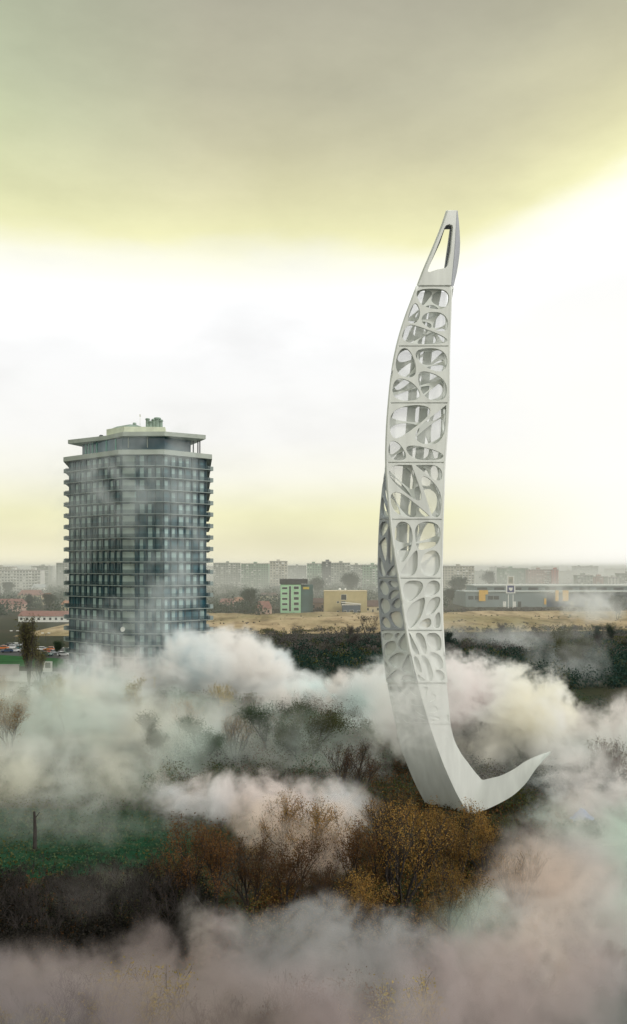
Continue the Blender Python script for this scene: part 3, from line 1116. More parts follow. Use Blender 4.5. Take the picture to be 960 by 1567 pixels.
for x, r in ((-2.6, .9), (1.0, .7)):
    MB().tube([(x - 1, 2, 14.7), (x - 1, 1.8, 15.6), (x - 1, 1.7, 15.65)], [.15, r, r * .95], 12).build('roof_dish', M['white'], tb)
sh, Wd = flat_building('blue_shed', 'dark blue shed with a sloping white roof in front of the tan building', 'shed', 524, 552, 939.5, 5.6, 5, mat('wall_slate_blue', (.06, .09, .13), .6, .2, .4), M['white'], [(.10, .22, .2, 2.2), (.42, .62, .2, 2.4), (.82, .95, .2, 2.2)])
MB().poly
q = MB()
q.prism([(-Wd / 2 - .4, -.6), (Wd / 2 + .4, -.6), (Wd / 2 + .4, 5.4), (-Wd / 2 - .4, 5.4)], 6.15, 6.4)
for i in range(len(q.v)):
    x, y, z = q.v[i]
    q.v[i] = (x, y, z + (1.0 if x < 0 else 0.0))
q.build('sloping_roof', M['white'], sh)

# store with awnings and a sign mast
g = gnd(835, 929)
st = empty('store', 'long blue-grey store with orange corner panels and a pale roof', 'store', (g.x, g.y, 0))
sc = g.y / FP
SB = mat('store_cladding', (.20, .25, .26), .6, .15, .1)
SD = mat('store_blue', (.05, .09, .17), .5, .25, .12)
SO = mat('store_orange', (.72, .42, .05), .6, .1, .5)
MB().box(-122 * sc, 2 * sc, 0, 60, 0, 11.2).build('wall', SB, st)
MB().box(2.2 * sc, 150 * sc, 3, 60, 0, 10.6).build('wall', SD, st)
MB().box(-100 * sc, 152 * sc, 22, 58, 11.4, 15.2).build('upper_storey', SB, st)
MB().box(-102 * sc, 154 * sc, 20, 60, 15.21, 16.2).build('roof', mat('store_roof_sheet', (.46, .48, .46), .6, .1, .2), st)
MB().box(-124 * sc, 156 * sc, -.6, 20, 11.21, 12.0).build('roof', mat('store_roof_edge', (.42, .46, .45), .6, .1, .2), st)
for x in (-118, -108, -88, -79):
    MB().box(x * sc, (x + 8) * sc, -.08, .02, 5.6, 8.4).build('window', M['window'], st)
for x, wdt in ((-102, 10), (26, 9), (15, 5), (-2, 3.2)):
    MB().box(x * sc, (x + wdt) * sc, -.8 if x != -2 else -.5, -.62 if x != -2 else -.1, 4.5 if x != -2 else 2, 12.6 if x != -2 else 6.5).build('orange_panel', SO, st)
MB().prism([(-102 * sc, -.78), (-88 * sc, -.78), (-88 * sc, -.62), (-102 * sc, -.62)], 9.5, 12.7).build('orange_panel', SO, st)
for x in (-65, -50, -42, 40, 62, 84):
    MB().box(x * sc, (x + 5) * sc, -.1 if x < 2 else 2.9, .02 if x < 2 else 3.02, .1, 4.2).build('shutter', M['window'] if x > -45 else M['white'], st)
for k in range(9):
    x = -96 + k * 27
    MB().box(x * sc, (x + 16) * sc, 21.8, 22.02, 12.2, 14.2).build('upper_window', M['window'], st)
g = gnd(779, 930)
sg = empty('sign_mast', 'white sign mast carrying a dark blue square sign with a pale shield above the store', 'sign', (g.x, g.y - 6, 0))
k = (g.y - 6) / FP
for x in (-3.6, 3.6):
    MB().tube([(x * k, 0, 0), (x * k, 0, 10)], [.35, .3], 8).build('post', M['white'], sg)
z0, z1 = EYE - (908 - HOR) * k, EYE - (894.5 - HOR) * k
MB().box(-7 * k, 7 * k, -.4, .4, z0, z1).build('sign_board', M['white'], sg)
bl = mat('sign_navy', (.025, .04, .16), .5, .1, .5)
MB().box(-5.2 * k, 5.2 * k, -.5, -.41, z0 + 1.6 * k, z1 - 1.6 * k).build('blue_panel', bl, sg)
zc = (z0 + z1) / 2
q = MB()
q.poly([(-2.9 * k, -.56, zc + 2.4 * k), (-2.9 * k, -.56, zc - .3 * k), (-1.6 * k, -.56, zc - 2.4 * k), (0, -.56, zc - 3.1 * k), (1.6 * k, -.56, zc - 2.4 * k), (2.9 * k, -.56, zc - .3 * k), (2.9 * k, -.56, zc + 2.4 * k), (1.1 * k, -.56, zc + 1.7 * k), (0, -.56, zc + 2.5 * k), (-1.1 * k, -.56, zc + 1.7 * k)])
q.build('emblem', M['white'], sg)
z2, z3 = z1 + .05, EYE - (881.5 - HOR) * k
q = MB()
q.box(-5 * k, 5 * k, -.3, .3, z2, z2 + 1.2 * k).box(-5 * k, 5 * k, -.3, .3, z3 - 1.2 * k, z3).box(-5 * k, -3.6 * k, -.3, .3, z2 + 1.2 * k, z3 - 1.2 * k).box(3.6 * k, 5 * k, -.3, .3, z2 + 1.2 * k, z3 - 1.2 * k)
fr = q.build('upper_frame', M['white'], sg)
MB().box(-3.6 * k, 3.6 * k, -.1, .1, z2 + 1.2 * k, z3 - 1.2 * k).build('infill', BW['pale'], fr)
MB().box(-2.0 * k, 2.0 * k, -.2, -.11, z2 + 4.0 * k, z3 - 4.0 * k).build('emblem', BW['grey'], fr)
g = gnd(706, 924)
wc = empty('white_canopy', 'bright white flat canopy left of the store', 'canopy', (g.x, g.y, 0))
MB().box(-7.5, 8, -3, 3, 4.4, 5.4).build('roof', M['white'], wc)
for x in (-6, 0, 6.5):
    MB().tube([(x, -2, 0), (x, -2, 4.4)], [.16, .16], 6).build('post', M['dark'], wc)
g = gnd(954, 908)
flat_building('white_kiosk_building', 'small white building with square windows at the right edge above the store', 'building', 945, 975, 912, 12, 10, M['white'], M['white'], [(.06, .28, 6.5, 9.5), (.40, .62, 6.5, 9.5), (.72, .95, 6.5, 9.5)])

# ------------------------------------------------------------------ car park: cars, lamps, wall, board
def make_car(name, label, body, px, py, rz, group):
    g = gnd(px, py)
    root = empty(name, label, 'car', g, group, rz)
    q = MB()
    prof = [(-2.1, .35), (-2.15, .75), (-1.95, .95), (-1.2, 1.0), (.75, .98), (1.75, .86), (2.1, .72), (2.12, .35)]
    q.v = [(x, s_ * .86, z) for s_ in (-1, 1) for x, z in prof]
    n_ = len(prof)
    q.f = [tuple(range(n_)), tuple(range(2 * n_ - 1, n_ - 1, -1))] + [(i, n_ + i, n_ + (i + 1) % n_, (i + 1) % n_) for i in range(n_)]
    q.m = [0] * len(q.f)
    bd = q.build('body', body, root)
    bv = bd.modifiers.new('b', 'BEVEL')
    bv.width = .08
    bv.segments = 2
    q = MB()
    q.prism([(-1.75, -.78), (1.0, -.78), (1.0, .78), (-1.75, .78)], .96, 1.40, 0, [(-1.35, -.62), (.3, -.62), (.3, .62), (-1.35, .62)])
    q.build('cabin_glass', M['window'], root)
    MB().prism([(-1.38, -.64), (.33, -.64), (.33, .64), (-1.38, .64)], 1.40, 1.46).build('roof', body, root)
    for x in (-1.3, 1.3):
        for y in (-.8, .8):
            MB().tube([(x, y - .11, .32), (x, y + .11, .32)], [.32, .32], 12).build('wheel', M['rubber'], root)
    for y in (-.6, .6):
        MB().box(2.05, 2.14, y - .2, y + .2, .58, .74).build('headlight', M['white'], root)
    return root


CC = {k: mat('car_' + k, c, .25, .05, 1, spec=.7) for k, c in dict(white=(.75, .76, .78), silver=(.40, .43, .45), navy=(.04, .07, .14), red=(.50, .07, .04), teal=(.08, .18, .20), black=(.02, .02, .025), orange=(.55, .16, .04)).items()}
for i, (lb, cm, px, py, rz) in enumerate((
        ('orange car at the far left end of the car park', 'orange', 4, 994, .2), ('white car in the front row left of the poplar', 'white', 23, 998, .15),
        ('white van-like car behind the front white car', 'white', 20, 993, .1), ('dark navy car left of the front white car', 'navy', 11, 998.5, .2),
        ('dark teal car just left of the poplar', 'teal', 33, 994, -.1), ('silver car farthest back left of the poplar', 'silver', 26, 989.5, 0),
        ('black car at the back left of the poplar', 'black', 12, 990, .1), ('silver car partly behind the poplar', 'silver', 40, 996, 0),
        ('white car just right of the poplar', 'white', 66, 996, .1), ('red car between the poplar and the hotel', 'red', 77, 1000, .15),
        ('teal car in the front row right of the poplar', 'teal', 72, 1004, -.35), ('silver car beside the red car', 'silver', 86, 1001, .1),
        ('orange car behind the red car', 'orange', 76, 996, 0), ('white car closest to the hotel', 'white', 98, 1004, .1))):
    make_car('parked_car', lb, CC[cm], px, py, rz + (math.pi if i % 3 == 0 else 0), 'cars in the car park')
LAMPM = mat('lamp_glass', (.85, .85, .8), .3, .05, 2)
for i, (lb, px, py, Y) in enumerate((('twin-headed lamp post farthest left in the car park', 22, 966, 335), ('twin-headed lamp post behind the poplar top', 70, 969.5, 340),
                                     ('twin-headed lamp post lower down left of the poplar', 30, 985, 310), ('twin-headed lamp post by the hotel side of the car park', 101, 992, 305))):
    p = at(px, py, Y)
    root = empty('street_lamp', lb, 'street lamp', (p.x, Y, 0), 'twin lamp posts of the car park')
    MB().tube([(0, 0, 0), (0, 0, p.z)], [.11, .07], 6).build('pole', M['dark'], root)
    for s_ in (-1, 1):
        ar = MB().tube([(0, 0, p.z - .1), (s_ * 1.0, 0, p.z + .05)], [.05, .05], 5).build('arm', M['dark'], root)
        MB().box(min(s_ * .8, s_ * 1.7), max(s_ * .8, s_ * 1.7), -.28, .28, p.z + .06, p.z + .3).build('lamp_head', LAMPM, ar)
g0, g1 = gnd(-40, 1034), gnd(29, 1034)
cw = empty('concrete_wall', 'plain pale concrete wall in front of the lawn at the left edge', 'wall', ((g0.x + g1.x) / 2, g0.y, 0))
MB().box(-(g1.x - g0.x) / 2, (g1.x - g0.x) / 2, 0, .35, 0, 2.9).build('wall_panel', mat('concrete_wall', (.40, .39, .37), .9, .15, .4), cw)
MB().box(-(g1.x - g0.x) / 2 - .1, (g1.x - g0.x) / 2 + .1, -.1, .45, 2.91, 3.1).build('coping', M['pave'], cw)
g = gnd(73, 1032)
bb = empty('notice_board', 'white-framed notice board standing right of the poplar', 'notice board', g)
MB().box(-1.3, 1.3, -.1, .1, .6, 3.6).build('board', M['white'], bb)
MB().box(-.7, .8, -.14, -.11, 1.8, 3.3).build('poster', BW['grey'], bb)
for x in (-1.1, 1.1):
    MB().tube([(x, .05, 0), (x, .05, .62)], [.09, .09], 6).build('post', M['dark'], bb)
g = gnd(220, 1053)
yf = empty('yellow_frame', 'low yellow steel frame half lost in smoke at the foot of the hotel', 'frame', g)
YM = mat('yellow_paint', (.75, .55, .06), .5, .1, 1)
for x in (-2.7, 2.7):
    MB().tube([(x, 0, 0), (x, 0, 2.6)], [.13, .13], 8).build('post', YM, yf)
MB().tube([(-2.9, 0, 2.6), (2.9, 0, 2.6)], [.13, .13], 8).build('crossbar', YM, yf)
MB().box(-2.8, 2.8, .05, .15, .05, 1.0).build('board', WL['cream'], yf)


# ------------------------------------------------------------------ trees
def grow(seed, H, stems, spread, levels, fork, r0, droop=.0, up=.35, lean=.25, straight=False):
    """Stems and limbs as polylines with radii, plus the twig ends that carry leaves."""
    r = random.Random(seed)
    lines, tips = [], []

    def limb(p, d, L, rad, lev):
        pts, rads = [p.copy()], [rad]
        nseg = 4 if lev < levels else 3
        for i in range(nseg):
            d = (d + Vector((r.gauss(0, .16), r.gauss(0, .16), r.gauss(0, .10) + up * .12 - droop * .1))).normalized()
            p = p + d * L / nseg
            pts.append(p.copy())
            rads.append(rad * (1 - .62 * (i + 1) / nseg))
        lines.append((pts, rads, lev))
        if lev >= levels:
            tips.extend(pts[1:])
            return
        if lev == levels - 1:
            tips.extend(pts[2:])
        k = fork if lev else fork + 1
        for i in range(k):
            f = .35 + .65 * (i + r.random() * .8) / k
            a = min(nseg - 1, int(f * nseg))
            q = pts[a].lerp(pts[a + 1], f * nseg - a if f * nseg - a <= 1 else 1)
            side = Vector((r.gauss(0, 1), r.gauss(0, 1), r.gauss(.25, .45))).normalized()
            nd = (d * (1 - spread) + side * spread + Vector((0, 0, up))).normalized()
            limb(q, nd, L * r.uniform(.48, .72), max(.012, rads[a] * .55), lev + 1)
        limb(pts[-1], d, L * .55, max(.012, rads[-1]), lev + 1)

    for s_ in range(stems):
        a = 2 * math.pi * s_ / stems + r.uniform(-.5, .5)
        ln = 0 if straight else lean * r.uniform(.5, 1.3)
        d = Vector((math.cos(a) * ln, math.sin(a) * ln, 1)).normalized()
        limb(Vector((math.cos(a), math.sin(a), 0)) * (.25 if stems > 1 else 0), d, H * .46 * r.uniform(.85, 1.1), r0 * r.uniform(.7, 1.1), 0)
    return lines, tips


def tree_proto(name, seed, H, stems=1, spread=.5, levels=3, fork=3, r0=.16, leaves=5000, size=.16, fuzz=.35, bark='bark', leaf='leaf_orange', lean=.25, up=.35, keep=1., droop=0., squeeze=1.):
    lines, tips = grow(seed, H, stems, spread, levels, fork, r0, droop, up, lean)
    top = max(p.z for p in tips)
    k = H / top
    q = MB()
    sc_ = lambda p: Vector((p.x * k * squeeze, p.y * k * squeeze, p.z * k))
    for pts, rads, lev in lines:
        q.tube([sc_(p) for p in pts], [max(.014, x) for x in rads], 6 if lev == 0 else (4 if lev == 1 else 3), cap=False)
    tm = q.build('trunk', M[bark])
    T = np.array([sc_(p) for p in tips])
    sel = RNG.integers(0, len(T), leaves)
    # whole sprays are left out here and there, so that the crown is patchy
    live = RNG.random(len(T)) < keep
    sel = sel[live[sel]]
    P = T[sel] + RNG.normal(size=(len(sel), 3)) * fuzz
    P[:, 2] = np.maximum(P[:, 2], .15)
    cm = quads('crown', leaf_quads(P, size), M[leaf])
    data = (tm.data, cm.data)
    for o in (tm, cm):
        bpy.data.objects.remove(o)
    return data


def plant(proto, name, label, loc, scale=1., group=None, cat='tree', rz=None, crown=None):
    root = empty(name, label, cat, loc, group, random.uniform(0, 6.28) if rz is None else rz)
    root.scale = (scale * random.uniform(.9, 1.1),) * 2 + (scale,)
    for nm, me in zip(('trunk', 'crown'), proto):
        o = bpy.data.objects.new(nm, me)
        link(o, root)
        if nm == 'crown' and crown:
            o.material_slots[0].link = 'OBJECT'
            o.material_slots[0].material = M[crown]
    return root


PT = {
    'fan': tree_proto('fan', 3, 9, 7, .40, 3, 3, .18, 4200, .155, .30, leaf='leaf_orange', lean=.42, keep=.7),
    'fan2': tree_proto('fan2', 8, 8, 4, .45, 3, 3, .16, 5200, .155, .32, leaf='leaf_orange', lean=.35, keep=.85),
    'rust': tree_proto('rust', 14, 8.5, 3, .5, 3, 3, .2, 6000, .17, .36, leaf='leaf_brown', lean=.3, keep=.8),
    'bare': tree_proto('bare', 23, 6.5, 4, .55, 4, 2, .12, 900, .13, .25, leaf='leaf_brown', lean=.5, keep=.5),
    'bare2': tree_proto('bare2', 29, 6, 5, .6, 4, 2, .11, 700, .13, .25, leaf='leaf_olive', lean=.6, keep=.5),
    'tall': tree_proto('tall', 37, 11, 1, .42, 3, 4, .2, 4200, .24, .45, leaf='leaf_olive', bark='bark_pale', up=.5, keep=.8),
    'green': tree_proto('green', 44, 9, 2, .5, 3, 4, .2, 8000, .22, .5, leaf='leaf_green', lean=.3),
    'poplar': tree_proto('poplar', 52, 19, 4, .22, 3, 5, .22, 3400, .36, .5, leaf='leaf_poplar', lean=.05, up=1.1, squeeze=.78, keep=.85),
    'round': tree_proto('round', 61, 16, 2, .55, 3, 4, .3, 5200, .8, 1.0, leaf='leaf_city', lean=.3),
}
G1 = 'autumn trees in front of the lattice tower'
plant(PT['fan'], 'autumn_tree', 'large orange tree with a fan of dark stems in front of the tower foot', gnd(612, 1392), 1.05, G1, rz=.4)
plant(PT['fan2'], 'autumn_tree', 'orange tree right of the fan of dark stems, below the white hook', gnd(690, 1372), .95, G1)
plant(PT['fan2'], 'autumn_tree', 'olive-orange tree under the right end of the white hook', gnd(765, 1335), .72, G1, crown='leaf_olive')
plant(PT['fan'], 'autumn_tree', 'green-brown tree covering the bottom point of the tower', gnd(705, 1318), .66, G1, crown='leaf_olive')
plant(PT['rust'], 'autumn_tree', 'golden tree just below the middle of the white hook', gnd(738, 1345), .82, G1, crown='leaf_orange')
plant(PT['fan'], 'autumn_tree', 'brownish tree below the tip of the white hook', gnd(802, 1338), .66, G1, crown='leaf_brown')
plant(PT['rust'], 'autumn_tree', 'rusty tree left of the fan of dark stems', gnd(545, 1385), .9, G1)
plant(PT['fan2'], 'autumn_tree', 'orange tree left of the tower foot, half in smoke', gnd(500, 1350), .95, G1)
plant(PT['rust'], 'autumn_tree', 'brown tree hiding the left base of the tower', gnd(650, 1330), .85, G1, crown='leaf_orange')
plant(PT['fan'], 'autumn_tree', 'tree tops at the left edge of the tower foot', gnd(590, 1318), .8, G1)
plant(PT['fan2'], 'autumn_tree', 'pale orange tree sunk in smoke right of the large orange tree', gnd(700, 1462), .9, G1)
plant(PT['fan'], 'autumn_tree', 'yellow-orange tree in the smoke right of the tower', gnd(790, 1400), .62, G1)
plant(PT['fan2'], 'autumn_tree', 'orange tree in the smoke lower left of the large orange tree', gnd(560, 1440), .7, G1)
plant(PT['rust'], 'autumn_tree', 'dark rusty tree with grey limbs beside the meadow', gnd(325, 1412), 1.05, G1, rz=1.2)
plant(PT['fan2'], 'autumn_tree', 'brown-orange tree right of the dark rusty tree', gnd(385, 1400), .85, G1, crown='leaf_brown')
plant(PT['fan'], 'autumn_tree', 'rust-coloured tree left of the dark rusty tree at the meadow edge', gnd(275, 1408), .75, G1, crown='leaf_brown')
plant(PT['fan2'], 'autumn_tree', 'peach-orange tree behind the pink smoke', gnd(450, 1330), .95, G1)
plant(PT['rust'], 'autumn_tree', 'dark brown tree between the two smoke banks in the middle', gnd(440, 1400), .8, G1)
plant(PT['fan2'], 'autumn_tree', 'rust tree at the lower end of the middle smoke', gnd(490, 1420), .7, G1, crown='leaf_brown')
# near tops of trees, sunk in smoke at the bottom of the view
for lb, px, Y, top, pr_, cr_ in (('yellow-leaved tree top in the bottom left corner', 10, 46, 1525, 'fan', 'leaf_yellow'), ('yellow-leaved tree top left of centre at the bottom', 200, 47, 1490, 'fan2', 'leaf_yellow'),
                                 ('yellow tree top right of centre at the bottom', 628, 46, 1515, 'fan2', 'leaf_yellow'), ('purple-brown tree top between the yellow tops at the bottom', 355, 48, 1480, 'bare', None),
                                 ('rusty tree top in the smoke at the bottom right', 805, 58, 1490, 'rust', 'leaf_brown'), ('orange tree top in the smoke at the lower right edge', 930, 62, 1440, 'fan2', 'leaf_orange'),
                                 ('bare tree top by the left edge at the bottom', 95, 50, 1475, 'bare2', None), ('brown tree top at the bottom middle', 480, 47, 1500, 'rust', None)):
    p = at(px, top, Y)
    plant(PT[pr_], 'autumn_tree', lb, (p.x, Y, 0), p.z / {'fan': 9, 'fan2': 8, 'rust': 8.5, 'bare': 6.5, 'bare2': 6}[pr_], 'tree tops in the near smoke', crown=cr_)
G2 = 'black bare shrubs in front of the meadow'
for lb, px, py, pr_, s_ in (('bare black shrub at the left edge', 8, 1440, 'bare', 1.05), ('bare grey shrub second from the left edge', 45, 1438, 'bare2', .95), ('dense bare shrub with thin brown leaves at the meadow edge', 100, 1395, 'bare', .9),
                            ('spreading bare shrub in the middle of the black thicket', 130, 1425, 'bare2', 1.0), ('bare dark shrub right of the spreading one', 180, 1415, 'bare', .95), ('black shrub at the right end of the thicket', 225, 1420, 'bare', 1.1),
                            ('bare shrub just left of the rust-coloured tree', 250, 1445, 'bare2', 1.05), ('low dark shrub at the front of the thicket', 75, 1455, 'bare', .7), ('low brown shrub behind the thicket by the meadow', 160, 1370, 'bare2', .8),
                            ('dark shrub behind the black one at the right end of the thicket', 215, 1380, 'bare', .85), ('low black shrub at the back of the thicket on the left', 30, 1385, 'bare2', .8)):
    plant(PT[pr_], 'bare_shrub', lb, gnd(px, py), s_ * .86, G2, cat='shrub', crown='leaf_black')
G3 = 'trees half hidden in the middle smoke'
for lb, px, py, pr_, s_, cr_ in (('slim tree fading in the left smoke', 100, 1125, 'tall', 1., 'leaf_yellow'), ('second slim tree in the left smoke with yellow leaves', 205, 1120, 'tall', .95, 'leaf_yellow'), ('slim tree near the left edge in smoke', 25, 1130, 'tall', .9, 'leaf_olive'),
                                ('olive tree at the right border of the pale fog', 235, 1165, 'green', .8, 'leaf_olive'), ('orange tree at the far left inside the pale fog', 15, 1150, 'fan2', 1.1, 'leaf_orange'), ('pinkish tree in the gap of the middle smoke', 290, 1140, 'fan2', 1., 'leaf_orange'), ('yellow-green tree at the top of the smoke gap', 342, 1100, 'fan2', .9, 'leaf_yellow'), ('rusty tree in the smoke gap', 360, 1165, 'fan', .8, 'leaf_orange'),
                                ('green tree in the smoke gap below the hotel', 310, 1170, 'green', .8, 'leaf_green'), ('green tree deep in the smoke gap', 415, 1165, 'green', .95, 'leaf_green'),
                                ('grey-green tree left of the tower in smoke', 470, 1180, 'green', 1., 'leaf_olive'), ('brown tree left of the tower in smoke', 540, 1230, 'fan', .9, 'leaf_brown'), ('bare slim tree just right of the tower shaft', 705, 1185, 'tall', 1., 'leaf_bare'),
                                ('bare slim tree second right of the tower shaft', 735, 1175, 'tall', 1., 'leaf_bare'), ('bare tree in the dark hollow above the hook', 775, 1178, 'tall', .9, 'leaf_dark'), ('dark tree right of the hollow above the hook', 815, 1170, 'green', 1., 'leaf_dark'),
                            ('green-brown tree far right in the smoke', 900, 1215, 'green', .6, 'leaf_green'), ('reddish tree in the smoke at the right edge', 935, 1210, 'fan2', .9, 'leaf_brown'),
                                ('green tree in the smoke at the lower right', 880, 1330, 'green', .6, 'leaf_green'), ('yellow-green tree above the right smoke', 866, 1035, 'green', 1.5, 'leaf_olive'), ('olive tree beside the yellow-green one', 885, 1025, 'green', 1.1, 'leaf_olive'),
                                ('orange bush at the left edge below the concrete wall', 3, 1075, 'fan2', .8, 'leaf_orange'), ('small olive tree at the foot of the poplar', 70, 1068, 'green', .6, 'leaf_olive'), ('dark tree right of the car park against the hotel', 90, 1005, 'round', .32, 'leaf_green')):
    plant(PT[pr_], 'tree', lb, gnd(px, py), s_, G3, crown=cr_)
plant(PT['poplar'], 'poplar_tree', 'tall slim olive poplar beside the car park', gnd(46, 1062), 1.0)
plant(PT['poplar'], 'poplar_tree', 'shorter olive poplar leaning against the tall one', gnd(60, 1060), .62)
plant(PT['bare'], 'bare_tree', 'spreading bare tree standing on the edge of the dry field', gnd(562, 974), 1.75, crown='leaf_bare')
for lb, px, py, s_ in (('round green tree in front of the pale apartment block', 703, 918, 1.3), ('broad dark green tree at the left side of the store', 688, 926, .8), ('grey-green tree between the red roofs and the green office', 381, 936, .95),
                       ('round tree behind the green office building', 484, 915, 1.2), ('wide tree above the tan building', 535, 912, 1.45), ('green tree on the town edge left of the hotel', 12, 912, .9), ('green tree between the small houses left of the hotel', 46, 933, .65),
                       ('green tree just left of the hotel behind the hall', 76, 936, .75), ('tree at the right edge beyond the field', 945, 950, .9), ('tree rising over the faint block right of the tower', 748, 905, 1.5)):
    plant(PT['round'], 'town_tree', lb, gnd(px, py), s_, 'green trees in the town')
g = gnd(53, 1303)
tp = empty('dead_tree', 'single dark bare stem standing in the meadow', 'tree', g)
MB().tube([(0, 0, 0), (.05, 0, 2.2), (-.04, .02, 4.2)], [.22, .19, .12], 8).build('trunk', M['bark'], tp)
MB().tube([(-.02, 0, 3.4), (.5, .1, 4.1)], [.06, .03], 5).build('limb', M['bark'], tp)


for _ in range(16):
    Y = random.uniform(262, 335)
    px = random.choice((random.uniform(395, 575), random.uniform(690, 985)))
    plant(PT[random.choice(('green', 'tall', 'bare'))], 'belt_tree', 'small tree rising a little above the dark thicket belt', ((px - 480) / FP * Y, Y + (px - 480) / FP * Y * .1, 0), random.uniform(.5, .85), 'trees of the thicket belt', crown=random.choice(('leaf_bare', 'leaf_dark', 'leaf_olive', 'leaf_bare')))
# low growth that nobody could count
def clumps(spots, per, size, mats):
    V, mi = [], []
    for (x, y, rx, rz_, k) in spots:
        nn_ = int(per * rx * .6 + 8)
        d = RNG.normal(size=(nn_, 3))
        d /= np.linalg.norm(d, axis=1)[:, None]
        P = d * (RNG.random((nn_, 1)) ** .4) * np.array([rx, rx, rz_]) + np.array([x, y, rz_ * .8])
        P[:, 2] = np.maximum(P[:, 2], .1)
        V.append(leaf_quads(P, size))
        mi += [k] * nn_
    return np.concatenate(V), mi


sp = []
rb = random.Random(77)
for _ in range(1500):
    Y = rb.uniform(185, 372)
    px = rb.uniform(330, 1000)
    if Y < (232 if px < 600 else 205):
        continue
    far_ = (Y - 185) / 187
    k = 1 if rb.random() < far_ * 1.25 - .35 else 0
    if rb.random() < .08:
        k = 2
    h = rb.uniform(1.3, 3.0) * (1.15 - .55 * far_)
    sp.append(((px - 480) / FP * Y, Y + ((px - 480) / FP * Y) * .10, rb.uniform(1.6, 4.2), h, k))
spn = []
for _ in range(700):
    Y = rb.uniform(112, 190)
    px = rb.choice((rb.uniform(240, 590), rb.uniform(690, 1000)))
    spn.append(((px - 480) / FP * Y, Y, rb.uniform(1.2, 3.2), rb.uniform(.8, 2.4), rb.choice((4, 4, 1, 2, 3)) if px < 600 else rb.choice((0, 4, 1, 1, 2))))
V, mi = clumps(sp, 46, .7, None)
V2, mi2_ = clumps(spn, 170, .27, None)
V, mi = np.concatenate([V, V2]), mi + mi2_
tag(quads('woods', V, [M['leaf_dark'], M['leaf_bare'], M['leaf_olive'], M['leaf_brown'], M['leaf_green']], None, mi), 'belt of dark green and bare brown thicket below the dry field', kind='stuff')
sp = []
for _ in range(760):
    Y = rb.uniform(520, 1150)
    px = rb.uniform(-20, 980)
    if Y < 600 and (400 < px < 600 or px > 680):
        continue
    if Y < 660 and px > 690:
        continue
    sp.append(((px - 480) / FP * Y, Y, rb.uniform(4, 10), rb.uniform(2.5, 6.5), 0))
for _ in range(90):
    Y = rb.uniform(572, 585)
    px = rb.uniform(320, 980)
    sp.append(((px - 480) / FP * Y, Y - 12 + ((px - 480) / FP * Y) * .12 + 8, rb.uniform(1.5, 4), rb.uniform(.6, 1.6), 1))
V, mi = clumps(sp, 26, 1.5, None)
tag(quads('treeline', V, [M['leaf_city'], M['leaf_bare']], None, mi), 'hazy green treetops between the houses of the town', kind='stuff')
sp = []
for _ in range(620):
    x = rb.uniform(-75, 190)
    edge = rb.random() < .55
    y = (388 + rb.uniform(-10, 12) if edge else rb.uniform(395, 560)) + x * .12
    sp.append((x, y, rb.uniform(.5, 2.4) if edge else rb.uniform(.3, .9), rb.uniform(.4, 1.5) if edge else rb.uniform(.3, .6), 0 if rb.random() < .6 else 1))
V, mi = clumps(sp, 60, .5, None)
V[:, :, 2] += .8
tag(quads('field_weeds', V, [M['leaf_bare'], M['leaf_olive']], None, mi), 'brown weeds and low bushes fringing the dry field', kind='stuff')
# grass and litter near the trees
n_ = 60000
P = np.stack([RNG.uniform(-48, 45, n_), RNG.uniform(60, 135, n_), np.zeros(n_)], 1)
P[:, 2] = np.abs(RNG.normal(size=n_)) * .22 + .05
kk = (noise_ := (np.sin(P[:, 0] * .31) + np.sin(P[:, 1] * .27 + P[:, 0] * .1) + RNG.normal(size=n_) * .8))
mi = np.where(kk > .6, 2, 1)
mead = (P[:, 0] < -13) & (P[:, 1] > 84)
mi[mead] = np.where(kk[mead] > .9, 2, 0)
sp2 = []
for _ in range(260):
    px, py = rb.uniform(-60, 320), rb.uniform(1350, 1480)
    g = gnd(px, py)
    sp2.append((g.x, g.y, rb.uniform(.7, 1.8), rb.uniform(.4, 1.5), 0))
V, mi2 = clumps(sp2, 190, .20, None)
tag(quads('thicket', V, M['leaf_black'], None), 'almost black low thicket between the bare shrubs', kind='stuff')
sp3 = []
for _ in range(330):
    px, py = rb.uniform(380, 830), rb.uniform(1300, 1470)
    g = gnd(px, py)
    sp3.append((g.x, g.y, rb.uniform(.7, 2.0), rb.uniform(.5, 1.7), rb.choice((0, 0, 1, 1, 2))))
V, mi3 = clumps(sp3, 150, .19, None)
tag(quads('scrub', V, [M['leaf_orange'], M['leaf_brown'], M['leaf_olive']], None, mi3), 'rusty knee-high scrub growing between the orange trees', kind='stuff')
tag(quads('undergrowth', leaf_quads(P, .34), [M['leaf_green'], M['leaf_brown'], M['leaf_olive']], None, mi), 'rough grass and fallen leaves on the ground between the trees', kind='stuff')
# small blue tarpaulin and a strip of path on the right
g = gnd(892, 1258)
q = MB()
for j in range(5):
    for i in range(6):
        q.v.append(((i - 2.5) * .42, (j - 2) * .4, .05 + 1.2 * math.exp(-((i - 2.5) ** 2 + (j - 2) ** 2) * .25) + .12 * math.sin(i * 2.1 + j * 1.7)))
q.f = [(j * 6 + i, j * 6 + i + 1, j * 6 + i + 7, j * 6 + i + 6) for j in range(4) for i in range(5)]
q.m = [0] * len(q.f)
o = q.build('blue_tarpaulin', mat('tarpaulin_blue', (.05, .25, .75), .4, .2, 1), smooth=True)
o.location = g
o.scale = (1.25, 1.25, 1.3)
tag(o, 'small bright blue tarpaulin in the smoke on the right', 'tarpaulin')
sheet('path', [gnd(880, 1308)[:2], gnd(1000, 1283)[:2], gnd(1000, 1276)[:2], gnd(880, 1301)[:2]], .03, mat('path_earth', (.40, .30, .16), .95, .2, .6), 'narrow pale earth path at the right edge')

